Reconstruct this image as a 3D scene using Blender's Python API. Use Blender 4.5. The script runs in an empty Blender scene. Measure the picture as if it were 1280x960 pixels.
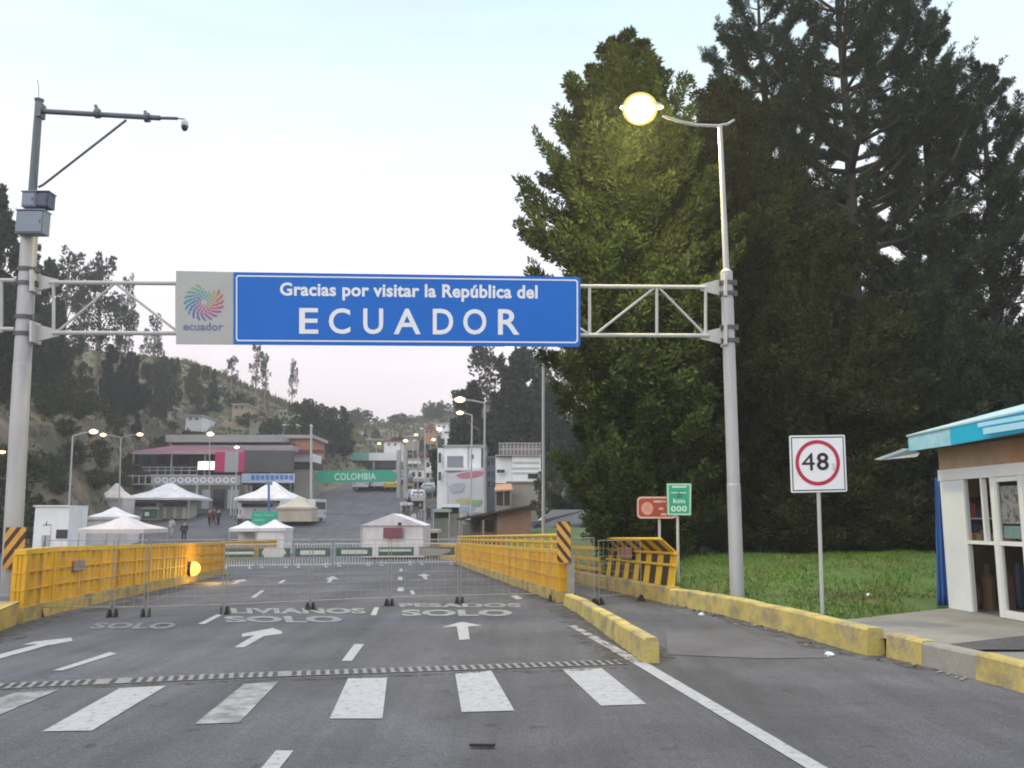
import bpy, math, random
import numpy as np
from mathutils import Vector, Matrix
random.seed(11); rng = np.random.default_rng(11)
sc = bpy.context.scene
C = sc.collection
R = math.radians
# ------------------------------------------------------------------ camera
F, CX, CY, CAMH = 1100.0, 640.0, 480.0, 1.6
TH = math.atan(166/F)
cd = bpy.data.cameras.new('camera'); cam = bpy.data.objects.new('camera', cd); C.objects.link(cam)
cam.location = (0, 0, CAMH); cam.rotation_euler = (math.pi/2 + TH, 0, 0)
cd.sensor_width = 36; cd.lens = 36*F/1280; cd.clip_end = 3000; cd.clip_start = .05
sc.camera = cam
# ------------------------------------------------------------------ sky and light
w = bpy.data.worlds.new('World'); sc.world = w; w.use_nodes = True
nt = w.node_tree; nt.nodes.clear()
SUN_EL, SUN_AZ = R(28), R(215)
sky = nt.nodes.new('ShaderNodeTexSky'); sky.sky_type = 'NISHITA'; sky.sun_disc = False
sky.sun_elevation = SUN_EL; sky.sun_rotation = SUN_AZ
b1 = nt.nodes.new('ShaderNodeBackground'); b1.inputs[1].default_value = .05
nt.links.new(sky.outputs[0], b1.inputs[0])
tc = nt.nodes.new('ShaderNodeTexCoord'); sx = nt.nodes.new('ShaderNodeSeparateXYZ')
nt.links.new(tc.outputs['Generated'], sx.inputs[0])
ramp = nt.nodes.new('ShaderNodeValToRGB')          # thin dawn cloud veil, by elevation; unseen overhead part brightened to light the ground
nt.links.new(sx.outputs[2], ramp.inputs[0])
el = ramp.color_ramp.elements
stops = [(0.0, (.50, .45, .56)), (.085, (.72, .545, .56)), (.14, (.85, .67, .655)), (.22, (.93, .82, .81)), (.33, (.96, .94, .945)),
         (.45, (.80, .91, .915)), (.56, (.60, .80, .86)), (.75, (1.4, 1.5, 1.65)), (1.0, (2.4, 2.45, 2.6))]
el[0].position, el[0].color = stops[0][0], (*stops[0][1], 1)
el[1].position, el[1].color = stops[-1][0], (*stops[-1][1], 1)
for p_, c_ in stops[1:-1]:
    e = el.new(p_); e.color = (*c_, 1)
# faint clouds low over the horizon
mp = nt.nodes.new('ShaderNodeMapping'); mp.inputs['Scale'].default_value = (3, 3, 16)
nt.links.new(tc.outputs['Generated'], mp.inputs[0])
nz = nt.nodes.new('ShaderNodeTexNoise'); nz.inputs['Scale'].default_value = 1.6; nz.inputs['Detail'].default_value = 5
nt.links.new(mp.outputs[0], nz.inputs[0])
cr = nt.nodes.new('ShaderNodeMapRange'); cr.inputs[1].default_value = .3; cr.inputs[2].default_value = .7
cr.inputs[3].default_value = .95; cr.inputs[4].default_value = 1.05
nt.links.new(nz.outputs[0], cr.inputs[0])
mul = nt.nodes.new('ShaderNodeVectorMath'); mul.operation = 'SCALE'
nt.links.new(ramp.outputs[0], mul.inputs[0]); nt.links.new(cr.outputs[0], mul.inputs['Scale'])
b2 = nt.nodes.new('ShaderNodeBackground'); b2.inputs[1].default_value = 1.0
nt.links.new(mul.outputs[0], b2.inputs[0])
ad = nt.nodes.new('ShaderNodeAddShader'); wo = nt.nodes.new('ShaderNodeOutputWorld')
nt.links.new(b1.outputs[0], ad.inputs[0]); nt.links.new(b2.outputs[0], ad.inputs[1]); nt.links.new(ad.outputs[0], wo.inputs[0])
sl = bpy.data.lights.new('sun', 'SUN'); sl.energy = .6; sl.angle = R(25); sl.color = (1, .95, .88)
so = bpy.data.objects.new('sun', sl); C.objects.link(so)
sdir = Vector((math.sin(SUN_AZ)*math.cos(SUN_EL), math.cos(SUN_AZ)*math.cos(SUN_EL), math.sin(SUN_EL)))
so.rotation_euler = sdir.to_track_quat('Z', 'Y').to_euler(); so.location = (0, 0, 60)
sc.view_settings.view_transform = 'Standard'; sc.view_settings.look = 'None'
sc.view_settings.exposure = 0.1; sc.view_settings.gamma = 1
sc.cycles.use_denoising = True
try: sc.cycles.denoiser = 'OPENIMAGEDENOISE'
except Exception: pass
sc.cycles.max_bounces = 6; sc.cycles.transparent_max_bounces = 12
sc.cycles.filter_width = 1.9
# ------------------------------------------------------------------ measuring: pixel -> point in the place
ct, st = math.cos(TH), math.sin(TH)
def ray(px, py):
    v = (CY-py)/F; Y = ct - v*st
    return (px-CX)/F/Y, (st + v*ct)/Y
def P(px, py, Y):
    k, s = ray(px, py); return Vector((k*Y, Y, CAMH + s*Y))
GZ = [(-40, 0), (15, 0), (45, -.69), (60, -1.0), (66, -1.0), (80, 0), (95, 1.7), (110, 3.6), (135, 7.2), (170, 12.5), (200, 15), (300, 20), (500, 26), (900, 30)]
def gz(y): return float(np.interp(y, [a for a, b in GZ], [b for a, b in GZ]))
def G(px, py, up=0.0):
    k, s = ray(px, py); Y = 2.0
    while Y < 400:
        if CAMH + s*Y <= gz(Y) + up: break
        Y += .25
    lo, hi = Y-.25, Y
    for _ in range(30):
        m = (lo+hi)/2
        if CAMH + s*m <= gz(m) + up: hi = m
        else: lo = m
    return Vector((k*hi, hi, gz(hi)+up))
def on_plane(px, py, A, B):                 # upright plane through A and B (xy)
    k, s = ray(px, py)
    dx, dy = B[0]-A[0], B[1]-A[1]
    t = (k*A[1]-A[0])/(dx-k*dy); Y = A[1]+dy*t
    return Vector((k*Y, Y, CAMH + s*Y))
def sm(t): t = min(1, max(0, t)); return t*t*(3-2*t)
# ------------------------------------------------------------------ materials
MATS = {}
def mat(name, col, rough=.6, var=.18, scale=2.0, metal=0.0, bump=0.0, col2=None, thr=.5, soft=.12, scale2=None, stretch=(1,1,1), island=0.0, emit=None, spec=None):
    if name in MATS: return MATS[name]
    m = bpy.data.materials.new(name); m.use_nodes = True; MATS[name] = m
    n = m.node_tree.nodes; l = m.node_tree.links
    bs = n['Principled BSDF']; bs.inputs['Roughness'].default_value = rough; bs.inputs['Metallic'].default_value = metal
    if spec is not None: bs.inputs['Specular IOR Level'].default_value = spec
    t = n.new('ShaderNodeTexCoord'); mpn = n.new('ShaderNodeMapping'); mpn.inputs['Scale'].default_value = stretch
    l.new(t.outputs['Object'], mpn.inputs[0])
    no = n.new('ShaderNodeTexNoise'); no.inputs['Scale'].default_value = scale; no.inputs['Detail'].default_value = 6; no.inputs['Roughness'].default_value = .65
    l.new(mpn.outputs[0], no.inputs[0])
    mr = n.new('ShaderNodeMapRange'); mr.inputs[1].default_value = .25; mr.inputs[2].default_value = .75
    mr.inputs[3].default_value = 1-var; mr.inputs[4].default_value = 1+var
    l.new(no.outputs[0], mr.inputs[0])
    base = n.new('ShaderNodeRGB'); base.outputs[0].default_value = (*col, 1); out = base.outputs[0]
    if col2 is not None:
        n2 = n.new('ShaderNodeTexNoise'); n2.inputs['Scale'].default_value = scale2 or scale*.4; n2.inputs['Detail'].default_value = 7; n2.inputs['Roughness'].default_value = .7
        l.new(mpn.outputs[0], n2.inputs[0])
        m2 = n.new('ShaderNodeMapRange'); m2.inputs[1].default_value = thr-soft; m2.inputs[2].default_value = thr+soft
        l.new(n2.outputs[0], m2.inputs[0])
        mx = n.new('ShaderNodeMixRGB'); mx.inputs[2].default_value = (*col2, 1)
        l.new(m2.outputs[0], mx.inputs[0]); l.new(out, mx.inputs[1]); out = mx.outputs[0]
    sc_ = n.new('ShaderNodeVectorMath'); sc_.operation = 'SCALE'
    l.new(out, sc_.inputs[0]); l.new(mr.outputs[0], sc_.inputs['Scale']); out = sc_.outputs[0]
    if island:
        ge = n.new('ShaderNodeNewGeometry'); mi = n.new('ShaderNodeMapRange')
        mi.inputs[3].default_value = 1-island; mi.inputs[4].default_value = 1+island
        l.new(ge.outputs['Random Per Island'], mi.inputs[0])
        s2 = n.new('ShaderNodeVectorMath'); s2.operation = 'SCALE'
        l.new(out, s2.inputs[0]); l.new(mi.outputs[0], s2.inputs['Scale']); out = s2.outputs[0]
    l.new(out, bs.inputs['Base Color'])
    if bump:
        bp = n.new('ShaderNodeBump'); bp.inputs['Strength'].default_value = bump; bp.inputs['Distance'].default_value = .02
        nb = n.new('ShaderNodeTexNoise'); nb.inputs['Scale'].default_value = scale*12; nb.inputs['Detail'].default_value = 4
        l.new(mpn.outputs[0], nb.inputs[0]); l.new(nb.outputs[0], bp.inputs['Height']); l.new(bp.outputs[0], bs.inputs['Normal'])
    if emit:
        bs.inputs['Emission Color'].default_value = (*emit[0], 1); bs.inputs['Emission Strength'].default_value = emit[1]
    return m
def stripe_mat(name, c1, c2, vec, per, duty=.5):
    m = bpy.data.materials.new(name); m.use_nodes = True; MATS[name] = m
    n = m.node_tree.nodes; l = m.node_tree.links; bs = n['Principled BSDF']; bs.inputs['Roughness'].default_value = .55
    t = n.new('ShaderNodeTexCoord'); d = n.new('ShaderNodeVectorMath'); d.operation = 'DOT_PRODUCT'; d.inputs[1].default_value = tuple(c/per for c in vec)
    l.new(t.outputs['Object'], d.inputs[0])
    fr = n.new('ShaderNodeMath'); fr.operation = 'FRACT'; l.new(d.outputs['Value'], fr.inputs[0])
    gt = n.new('ShaderNodeMath'); gt.operation = 'GREATER_THAN'; gt.inputs[1].default_value = duty; l.new(fr.outputs[0], gt.inputs[0])
    mx = n.new('ShaderNodeMixRGB'); mx.inputs[1].default_value = (*c1, 1); mx.inputs[2].default_value = (*c2, 1); l.new(gt.outputs[0], mx.inputs[0])
    no = n.new('ShaderNodeTexNoise'); no.inputs['Scale'].default_value = 9; l.new(t.outputs['Object'], no.inputs[0])
    mr = n.new('ShaderNodeMapRange'); mr.inputs[3].default_value = .6; mr.inputs[4].default_value = 1.3; l.new(no.outputs[0], mr.inputs[0])
    s = n.new('ShaderNodeVectorMath'); s.operation = 'SCALE'; l.new(mx.outputs[0], s.inputs[0]); l.new(mr.outputs[0], s.inputs['Scale'])
    l.new(s.outputs[0], bs.inputs['Base Color']); return m
def asphalt_mat():
    m = bpy.data.materials.new('asphalt'); m.use_nodes = True
    n = m.node_tree.nodes; l = m.node_tree.links; bs = n['Principled BSDF']
    t = n.new('ShaderNodeTexCoord')
    def noise(scale, detail, a, b, lo, hi, stretch=(1,1,1)):
        mp_ = n.new('ShaderNodeMapping'); mp_.inputs['Scale'].default_value = stretch; l.new(t.outputs['Object'], mp_.inputs[0])
        q = n.new('ShaderNodeTexNoise'); q.inputs['Scale'].default_value = scale; q.inputs['Detail'].default_value = detail; q.inputs['Roughness'].default_value = .7
        l.new(mp_.outputs[0], q.inputs[0]); r_ = n.new('ShaderNodeMapRange')
        for i, v in zip((1,2,3,4), (a,b,lo,hi)): r_.inputs[i].default_value = v
        l.new(q.outputs[0], r_.inputs[0]); return r_.outputs[0], q.outputs[0]
    f = [noise(.35, 5, .35, .65, .76, 1.22)[0], noise(1.1, 6, .38, .62, .72, 1.20, (1,.07,1))[0], noise(60, 2, .38, .62, .6, 1.4)[0], noise(17, 4, .38, .62, .86, 1.14)[0], noise(.9, 8, .58, .70, 1, .66)[0], noise(6, 9, .60, .68, 1, 1.35)[0], noise(2.2, 3, .64, .70, 1, .55)[0], noise(.16, 3, .47, .50, 1, .88)[0]]
    cur = None
    for s in f:
        if cur is None: cur = s
        else:
            mm = n.new('ShaderNodeMath'); mm.operation = 'MULTIPLY'; l.new(cur, mm.inputs[0]); l.new(s, mm.inputs[1]); cur = mm.outputs[0]
    vo = n.new('ShaderNodeTexVoronoi'); vo.feature = 'DISTANCE_TO_EDGE'; vo.inputs['Scale'].default_value = .45
    dn = n.new('ShaderNodeTexNoise'); dn.inputs['Scale'].default_value = 1.2; dn.inputs['Detail'].default_value = 4; l.new(t.outputs['Object'], dn.inputs[0])
    av = n.new('ShaderNodeVectorMath'); av.operation = 'ADD'; l.new(t.outputs['Object'], av.inputs[0]); l.new(dn.outputs['Color'], av.inputs[1]); l.new(av.outputs[0], vo.inputs['Vector'])
    ck = n.new('ShaderNodeMapRange'); ck.inputs[1].default_value = 0; ck.inputs[2].default_value = .012; ck.inputs[3].default_value = .86; ck.inputs[4].default_value = 1
    l.new(vo.outputs['Distance'], ck.inputs[0])
    mm = n.new('ShaderNodeMath'); mm.operation = 'MULTIPLY'; l.new(cur, mm.inputs[0]); l.new(ck.outputs[0], mm.inputs[1])
    s = n.new('ShaderNodeVectorMath'); s.operation = 'SCALE'; s.inputs[0].default_value = (.077, .075, .085); l.new(mm.outputs[0], s.inputs['Scale'])
    l.new(s.outputs[0], bs.inputs['Base Color']); bs.inputs['Roughness'].default_value = .8
    bp = n.new('ShaderNodeBump'); bp.inputs['Strength'].default_value = .35; bp.inputs['Distance'].default_value = .01
    nb = n.new('ShaderNodeTexNoise'); nb.inputs['Scale'].default_value = 70; l.new(t.outputs['Object'], nb.inputs[0]); l.new(nb.outputs[0], bp.inputs['Height']); l.new(bp.outputs[0], bs.inputs['Normal'])
    return m
M_ASPH = asphalt_mat()
M_PAINT = mat('road_paint', (.345, .345, .355), .7, .16, 9, col2=(.15, .145, .15), thr=.60, soft=.05, scale2=14)
M_WORN = mat('worn_road_paint', (.32, .32, .32), .75, .2, 7, col2=(.10, .10, .10), thr=.52, soft=.14, scale2=4)
M_FADED = mat('faded_road_paint', (.31, .31, .32), .75, .2, 6, col2=(.12, .12, .12), thr=.5, soft=.12, scale2=6)
M_YEL = mat('yellow_panel_paint', (.66, .365, .016), .55, .2, 1.6, col2=(.36, .2, .04), thr=.66, soft=.15, scale2=2.5, stretch=(1,1,.4))
M_YELR = mat('yellow_rail_paint', (.68, .42, .02), .45, .15, 3)
M_KERB = mat('yellow_kerb_paint', (.46, .33, .09), .8, .22, 3, col2=(.18, .155, .11), thr=.56, soft=.1, scale2=2.2, bump=.3)
M_KERB2 = mat('bright_yellow_kerb_paint', (.48, .38, .11), .8, .25, 3, col2=(.24, .20, .13), thr=.55, soft=.1, scale2=2.6, bump=.3)
M_CONC = mat('concrete', (.26, .25, .23), .85, .2, 1.5, col2=(.18, .165, .15), thr=.5, soft=.2, scale2=.8, bump=.25)
M_CONC2 = mat('pale_concrete', (.30, .28, .245), .85, .2, 2.5, col2=(.2, .18, .155), thr=.55, soft=.15, bump=.25)
M_GALV = mat('galvanised_steel', (.44, .44, .45), .5, .12, 4, metal=.15, col2=(.34, .34, .35), thr=.5, soft=.2, stretch=(1,1,.25))
M_TRUSS = mat('white_painted_steel', (.43, .43, .42), .5, .1, 5)
M_DKSTEEL = mat('dark_steel', (.10, .115, .14), .5, .2, 5, metal=.2)
M_CAB = mat('grey_cabinet_paint', (.17, .22, .27), .5, .12, 3)
M_BAND = mat('clamp_steel', (.09, .09, .10), .5, .2, 8, metal=.4)
M_SBLUE = mat('sign_blue', (.004, .125, .50), .5, .07, 1.5, spec=.3)
M_SGREY = mat('sign_grey', (.37, .38, .37), .5, .07, 3)
M_SWHITE = mat('sign_white', (.72, .74, .76), .45, .06, 4)
M_SGREEN = mat('sign_green', (.02, .30, .19), .45, .1, 3)
M_SBROWN = mat('sign_brown', (.30, .05, .035), .5, .2, 5)
M_SRED = mat('sign_red', (.42, .015, .05), .45, .08, 4)
M_BLACK = mat('black_paint', (.012, .012, .013), .5, .1, 5)
M_WHITE = mat('white_wall_paint', (.78, .79, .80), .7, .12, .5, col2=(.60, .60, .60), thr=.6, soft=.2)
M_TENT = mat('white_canvas', (.68, .65, .66), .8, .14, 1.6, col2=(.50, .46, .45), thr=.58, soft=.12, scale2=.9, stretch=(1,1,.5))
M_TENTP = mat('cream_canvas', (.62, .55, .52), .8, .14, 1.6, col2=(.46, .40, .37), thr=.57, soft=.12, scale2=.9, stretch=(1,1,.5))
M_GLASSD = mat('dark_glass', (.03, .035, .045), .12, .1, 2)
M_ROOFR = mat('red_roof', (.17, .035, .05), .6, .25, 1)
M_ROOFG = mat('grey_roof', (.34, .33, .33), .7, .15, .6)
M_BEIGE = mat('beige_plaster', (.33, .31, .25), .85, .18, .7, col2=(.22, .20, .16), thr=.55, soft=.2)
M_BRICK = mat('brick_wall', (.30, .16, .11), .85, .2, 2, col2=(.24, .2, .17), thr=.55, soft=.2)
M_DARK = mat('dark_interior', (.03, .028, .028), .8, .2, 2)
M_ORANGE = mat('orange_plaster', (.40, .20, .10), .8, .15, 1)
M_PINK = mat('crimson_banner', (.50, .03, .13), .6, .1, 3)
M_SCREEN = mat('unlit_screen', (.055, .058, .06), .35, .25, .6)
M_BLUEP = mat('blue_lettering', (.05, .14, .42), .6, .2, 2)
M_WIRE = mat('fence_wire', (.30, .28, .25), .5, .2, 9, metal=.3)
M_RUBBER = mat('black_rubber', (.02, .02, .022), .8, .2, 8)
M_TARP = mat('blue_tarpaulin', (.025, .10, .34), .6, .3, 3, stretch=(1,1,.3))
M_FASC = mat('sky_blue_sheet', (.15, .47, .64), .45, .15, 1.6, col2=(.40, .58, .70), thr=.5, soft=.12, scale2=1.4)
M_FASC2 = mat('cyan_sign_sheet', (.012, .37, .60), .4, .06, 2)
M_ROOFB = mat('pale_blue_roofing', (.34, .50, .55), .55, .15, 2)
M_TAN = mat('tan_board', (.36, .27, .195), .7, .25, 1.6, col2=(.42, .19, .07), thr=.58, soft=.18)
M_KWHITE = mat('kiosk_white_paint', (.62, .65, .68), .55, .1, 1.5)
M_KFRAME = mat('white_aluminium', (.66, .68, .68), .4, .07, 3)
M_TERR = mat('hillside_soil', (.175, .13, .08), .95, .5, .6, col2=(.085, .095, .045), thr=.5, soft=.06, scale2=.16, bump=.5)
M_CLIFF = mat('tan_cliff_soil', (.15, .112, .075), .95, .5, .6, col2=(.05, .05, .027), thr=.49, soft=.06, scale2=.22, bump=.6)
M_GRASSG = mat('grass_soil', (.06, .11, .018), .95, .3, 1.2, col2=(.10, .095, .035), thr=.58, soft=.12, scale2=.7, bump=.5)
M_BLADE = mat('grass_blade', (.085, .165, .018), .9, .35, .9, col2=(.12, .12, .03), thr=.58, soft=.1, scale2=.5, island=.35)
M_SCRUB = mat('dry_scrub', (.15, .12, .065), .95, .5, .3, col2=(.08, .09, .04), thr=.5, soft=.06, scale2=.12, island=.4, spec=.05)
M_BARK = mat('bark', (.045, .038, .032), .95, .35, 3, stretch=(1,1,.2), bump=.5)
M_BARKP = mat('pale_bark', (.22, .19, .16), .9, .3, 3, stretch=(1,1,.2))
M_CYP = mat('cypress_foliage', (.042, .072, .023), .95, .6, .7, col2=(.062, .068, .024), thr=.55, soft=.15, scale2=.35, island=.5, spec=.06)
M_OLV = mat('dark_olive_foliage', (.030, .042, .019), .95, .6, .7, col2=(.045, .05, .02), thr=.55, soft=.15, scale2=.35, island=.5, spec=.05)
M_PINE = mat('pine_foliage', (.028, .050, .033), .95, .55, .7, col2=(.045, .06, .03), thr=.55, soft=.15, island=.45, spec=.06)
M_EUC = mat('eucalyptus_foliage', (.06, .075, .05), .95, .4, .5, island=.45, spec=.06)
M_SHR = mat('shrub_foliage', (.05, .07, .03), .95, .4, .6, col2=(.08, .075, .035), thr=.55, soft=.15, island=.45, spec=.06)
M_SKIN = mat('skin', (.35, .2, .14), .6, .1, 6)
M_CLOTHD = mat('dark_cloth', (.02, .022, .03), .9, .2, 6)
M_CLOTHR = mat('maroon_cloth', (.14, .02, .03), .9, .2, 6)
M_CLOTHW = mat('pale_cloth', (.5, .5, .48), .9, .1, 6)
M_TYRE = mat('tyre_rubber', (.02, .02, .02), .8, .2, 8)
M_LAMPW = mat('warm_lamp_lens', (.9, .8, .6), .3, 0, 2, emit=((1, .74, .38), 2.4))
M_LAMPBIG = mat('bright_lamp_lens', (.9, .85, .6), .3, 0, 2, emit=((1, .86, .45), 5))
M_LENS = bpy.data.materials.new('frosted_lamp_cover'); M_LENS.use_nodes = True
_n = M_LENS.node_tree.nodes; _l = M_LENS.node_tree.links; _n.clear()
_t = _n.new('ShaderNodeBsdfTransparent'); _e = _n.new('ShaderNodeEmission'); _e.inputs[0].default_value = (1, .74, .22, 1); _e.inputs[1].default_value = 1.25
_m = _n.new('ShaderNodeMixShader'); _m.inputs[0].default_value = .55; _o = _n.new('ShaderNodeOutputMaterial')
_l.new(_t.outputs[0], _m.inputs[1]); _l.new(_e.outputs[0], _m.inputs[2]); _l.new(_m.outputs[0], _o.inputs[0])
M_LAMPC = mat('cold_lamp_lens', (.9, .9, .9), .3, 0, 2, emit=((.95, .97, 1), 1.6))
M_LITSIGN = mat('lit_white_sign', (.8, .8, .8), .4, 0, 2, emit=((1, 1, 1), 1.1))
M_AMBER = mat('amber_lens', (.9, .5, .05), .3, 0, 2, emit=((1, .62, .12), 1.7))
M_GOODS = [mat('goods_%s' % k, c, .5, .2, 5) for k, c in (('orange', (.5,.2,.05)), ('red', (.4,.04,.04)), ('green', (.05,.2,.08)), ('navy', (.04,.07,.16)), ('cream', (.5,.42,.3)), ('teal', (.1,.35,.36)), ('brown', (.16,.08,.05)))]
# ------------------------------------------------------------------ mesh building
class MB:
    def __init__(s): s.v = []; s.f = []; s.m = []
    def add(s, vs, fs, mi=0):
        b = len(s.v); s.v += [tuple(v) for v in vs]; s.f += [tuple(i+b for i in f) for f in fs]; s.m += [mi]*len(fs); return s
    def bx(s, x0, x1, y0, y1, z0, z1, mi=0):
        return s.hexa(lambda a, b, c: (a, b, c), x0, x1, y0, y1, z0, z1, mi)
    def hexa(s, W, x0, x1, y0, y1, z0, z1, mi=0):
        vs = [W(x, y, z) for z in (z0, z1) for x, y in ((x0,y0),(x1,y0),(x1,y1),(x0,y1))]
        return s.add(vs, [(3,2,1,0),(4,5,6,7),(0,1,5,4),(1,2,6,5),(2,3,7,6),(3,0,4,7)], mi)
    def bar(s, p, q, wd, ht, mi=0, up=(0,0,1)):
        p, q = Vector(p), Vector(q); d = (q-p).normalized(); u = Vector(up)
        if abs(d.dot(u)) > .95: u = Vector((1,0,0))
        a = d.cross(u).normalized()*wd/2; b = a.cross(d).normalized()*ht/2
        vs = [p-a-b, p+a-b, p+a+b, p-a+b, q-a-b, q+a-b, q+a+b, q-a+b]
        return s.add(vs, [(3,2,1,0),(4,5,6,7),(0,1,5,4),(1,2,6,5),(2,3,7,6),(3,0,4,7)], mi)
    def tube(s, pts, rs, n=8, mi=0, cap=True):
        pts = [Vector(p) for p in pts]
        if not hasattr(rs, '__len__'): rs = [rs]*len(pts)
        vs = []; fs = []; k = len(pts)
        for i, p in enumerate(pts):
            d = (pts[min(i+1,k-1)]-pts[max(i-1,0)]).normalized()
            u = Vector((0,0,1)) if abs(d.z) < .9 else Vector((1,0,0))
            a = d.cross(u).normalized(); b = d.cross(a).normalized()
            for j in range(n):
                t = 2*math.pi*j/n; vs.append(p + (a*math.cos(t)+b*math.sin(t))*rs[i])
        for i in range(k-1):
            for j in range(n):
                fs.append((i*n+j, i*n+(j+1)%n, (i+1)*n+(j+1)%n, (i+1)*n+j))
        if cap: fs += [tuple(range(n-1,-1,-1)), tuple((k-1)*n+j for j in range(n))]
        return s.add(vs, fs, mi)
    def ell(s, c, r, n=12, m=8, mi=0, z0=-1, z1=1):
        c = Vector(c); vs = []; fs = []
        for i in range(m+1):
            zz = z0+(z1-z0)*(1-math.cos(math.pi*i/m))/2; rr = math.sqrt(max(1e-6, 1-zz*zz))
            for j in range(n):
                t = 2*math.pi*j/n; vs.append(c+Vector((r[0]*rr*math.cos(t), r[1]*rr*math.sin(t), r[2]*zz)))
        for i in range(m):
            for j in range(n): fs.append((i*n+j, i*n+(j+1)%n, (i+1)*n+(j+1)%n, (i+1)*n+j))
        fs += [tuple(range(n-1,-1,-1)), tuple(m*n+j for j in range(n))]
        return s.add(vs, fs, mi)
    def plate(s, poly, d, mi=0):            # planar outline given thickness vector d
        poly = [Vector(p) for p in poly]; d = Vector(d); n = len(poly)
        fs = [tuple(range(n)), tuple(range(2*n-1, n-1, -1))] + [(i, (i+1)%n, n+(i+1)%n, n+i) for i in range(n)]
        return s.add(poly+[p+d for p in poly], fs, mi)
    def sheet(s, poly, mi=0): return s.add(poly, [tuple(range(len(poly)))], mi)
    def build(s, name, mats, parent=None, loc=None, smooth=False, fix=True):
        if not isinstance(mats, (list, tuple)): mats = [mats]
        root = parent
        while root is not None and root.parent is not None: root = root.parent
        if root is not None: o0 = Vector(root.location)
        elif loc is not None: o0 = Vector(loc)
        else: o0 = Vector((0,0,0))
        me = bpy.data.meshes.new(name)
        me.from_pydata([(v[0]-o0.x, v[1]-o0.y, v[2]-o0.z) for v in s.v], [], s.f)
        for m_ in mats: me.materials.append(m_)
        if len(mats) > 1: me.polygons.foreach_set('material_index', s.m)
        if smooth: me.polygons.foreach_set('use_smooth', [True]*len(s.f))
        if fix:
            import bmesh
            bm = bmesh.new(); bm.from_mesh(me); bmesh.ops.recalc_face_normals(bm, faces=bm.faces); bm.to_mesh(me); bm.free()
        me.update()
        o = bpy.data.objects.new(name, me); C.objects.link(o)
        if root is not None: o.parent = parent
        else: o.location = o0
        return o
def tag(o, label, cat=None, group=None, kind=None):
    if label: o['label'] = label
    if cat: o['category'] = cat
    if group: o['group'] = group
    if kind: o['kind'] = kind
    return o
def thing(name, label, cat, loc, group=None):
    o = bpy.data.objects.new(name, None); C.objects.link(o); o.location = loc; o.empty_display_size = .3
    return tag(o, label, cat, group)
def copy_tree(o, parent=None):
    c = o.copy(); C.objects.link(c)
    if parent is not None: c.parent = parent
    for ch in list(o.children): copy_tree(ch, c)
    return c
def pbox(mb, x0, y0, x1, y1, Y, depth, mi=0):
    a, b = P(x0, (y0+y1)/2, Y), P(x1, (y0+y1)/2, Y); t, u = P((x0+x1)/2, y0, Y), P((x0+x1)/2, y1, Y)
    return mb.bx(a.x, b.x, Y, Y+depth, u.z, t.z, mi)
_txt = {}
def text_geo(s, off=.02, space=1.0):
    key = (s, off, space)
    if key in _txt: return _txt[key]
    cu = bpy.data.curves.new('lettering', 'FONT'); cu.body = s; cu.offset = off; cu.space_character = space; cu.resolution_u = 4
    ob = bpy.data.objects.new('lettering', cu); C.objects.link(ob)
    dg = bpy.context.evaluated_depsgraph_get(); dg.update()
    me = ob.evaluated_get(dg).to_mesh()
    V = np.array([v.co[:2] for v in me.vertices]); Fc = [tuple(p.vertices) for p in me.polygons]
    ob.evaluated_get(dg).to_mesh_clear(); bpy.data.objects.remove(ob); bpy.data.curves.remove(cu)
    lo, hi = V.min(0), V.max(0); V = (V-lo)/(hi-lo)
    _txt[key] = (V, Fc); return V, Fc
def put_text(mb, s, fn, off=.02, space=1.0, mi=0):      # fn maps (u 0..1 right, v 0..1 up) to a point
    V, Fc = text_geo(s, off, space)
    mb.add([fn(float(u), float(v)) for u, v in V], Fc, mi)
def bil(tl, tr, br, bl):
    tl, tr, br, bl = map(Vector, (tl, tr, br, bl))
    return lambda u, v: (bl*(1-u)+br*u)*(1-v) + (tl*(1-u)+tr*u)*v
# ================================================================== THE SETTING
_ph = rng.uniform(0, 6.28, (10,2)); _fr = rng.uniform(.5, 1.5, (10,2))
def bumps(x, y, s):
    t = 0
    for i in range(6): t += math.sin(x*s*_fr[i,0]*(1+i*.5)+_ph[i,0])*math.cos(y*s*_fr[i,1]*(1+i*.45)+_ph[i,1])/(1+i*.6)
    return t
def terr(x, y):
    z = gz(y) - .1
    foot = -36 - .15*(y-70)
    d = foot - x + bumps(x, y, .07)*1.3
    side = back = 0
    if d > 0: side = sm((y-38)/24)*(min(d*1.55, 10.5) + min(max(0, d-7)*.4, 7)) + min(d,6)/6*bumps(x, y, .11)*.8*sm((y-38)/24)
    d2 = y-106
    if d2 > 0 and x < -24: back = min(d2/50, 1)*min(max(0, (-24-x)*.43), 21)*(1 if y < 200 else max(0, 1-(y-200)/60)) + min(1, d2/20)*bumps(x, y, .06)*.7*min(1, (-24-x)/6)
    z += max(side*(1 if y < 200 else max(0, 1-(y-200)/60)), back)
    if y > 190: z += sm((y-190)/110)*(8+min(34, max(0, (x+54)*.25))) + sm((y-190)/60)*bumps(x, y, .035)*1.4
    if x > 1.5 and y > 24: z += sm((x-1.5)/4)*sm((y-24)/25)*2.2
    return z
xs = sorted(set(list(np.linspace(-160, -70, 24)) + list(np.linspace(-70, -22, 49)) + list(np.linspace(-22, 40, 32)) + list(np.linspace(40, 180, 15))))
ys = sorted(set([a for a, b in GZ if -20 < a < 520] + list(np.linspace(-20, 60, 22)) + list(np.linspace(60, 200, 88)) + list(np.linspace(200, 520, 54))))
mb = MB()
vs = [(x, y, terr(x, y)) for y in ys for x in xs]; nx = len(xs); fs = []; ms = []
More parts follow.
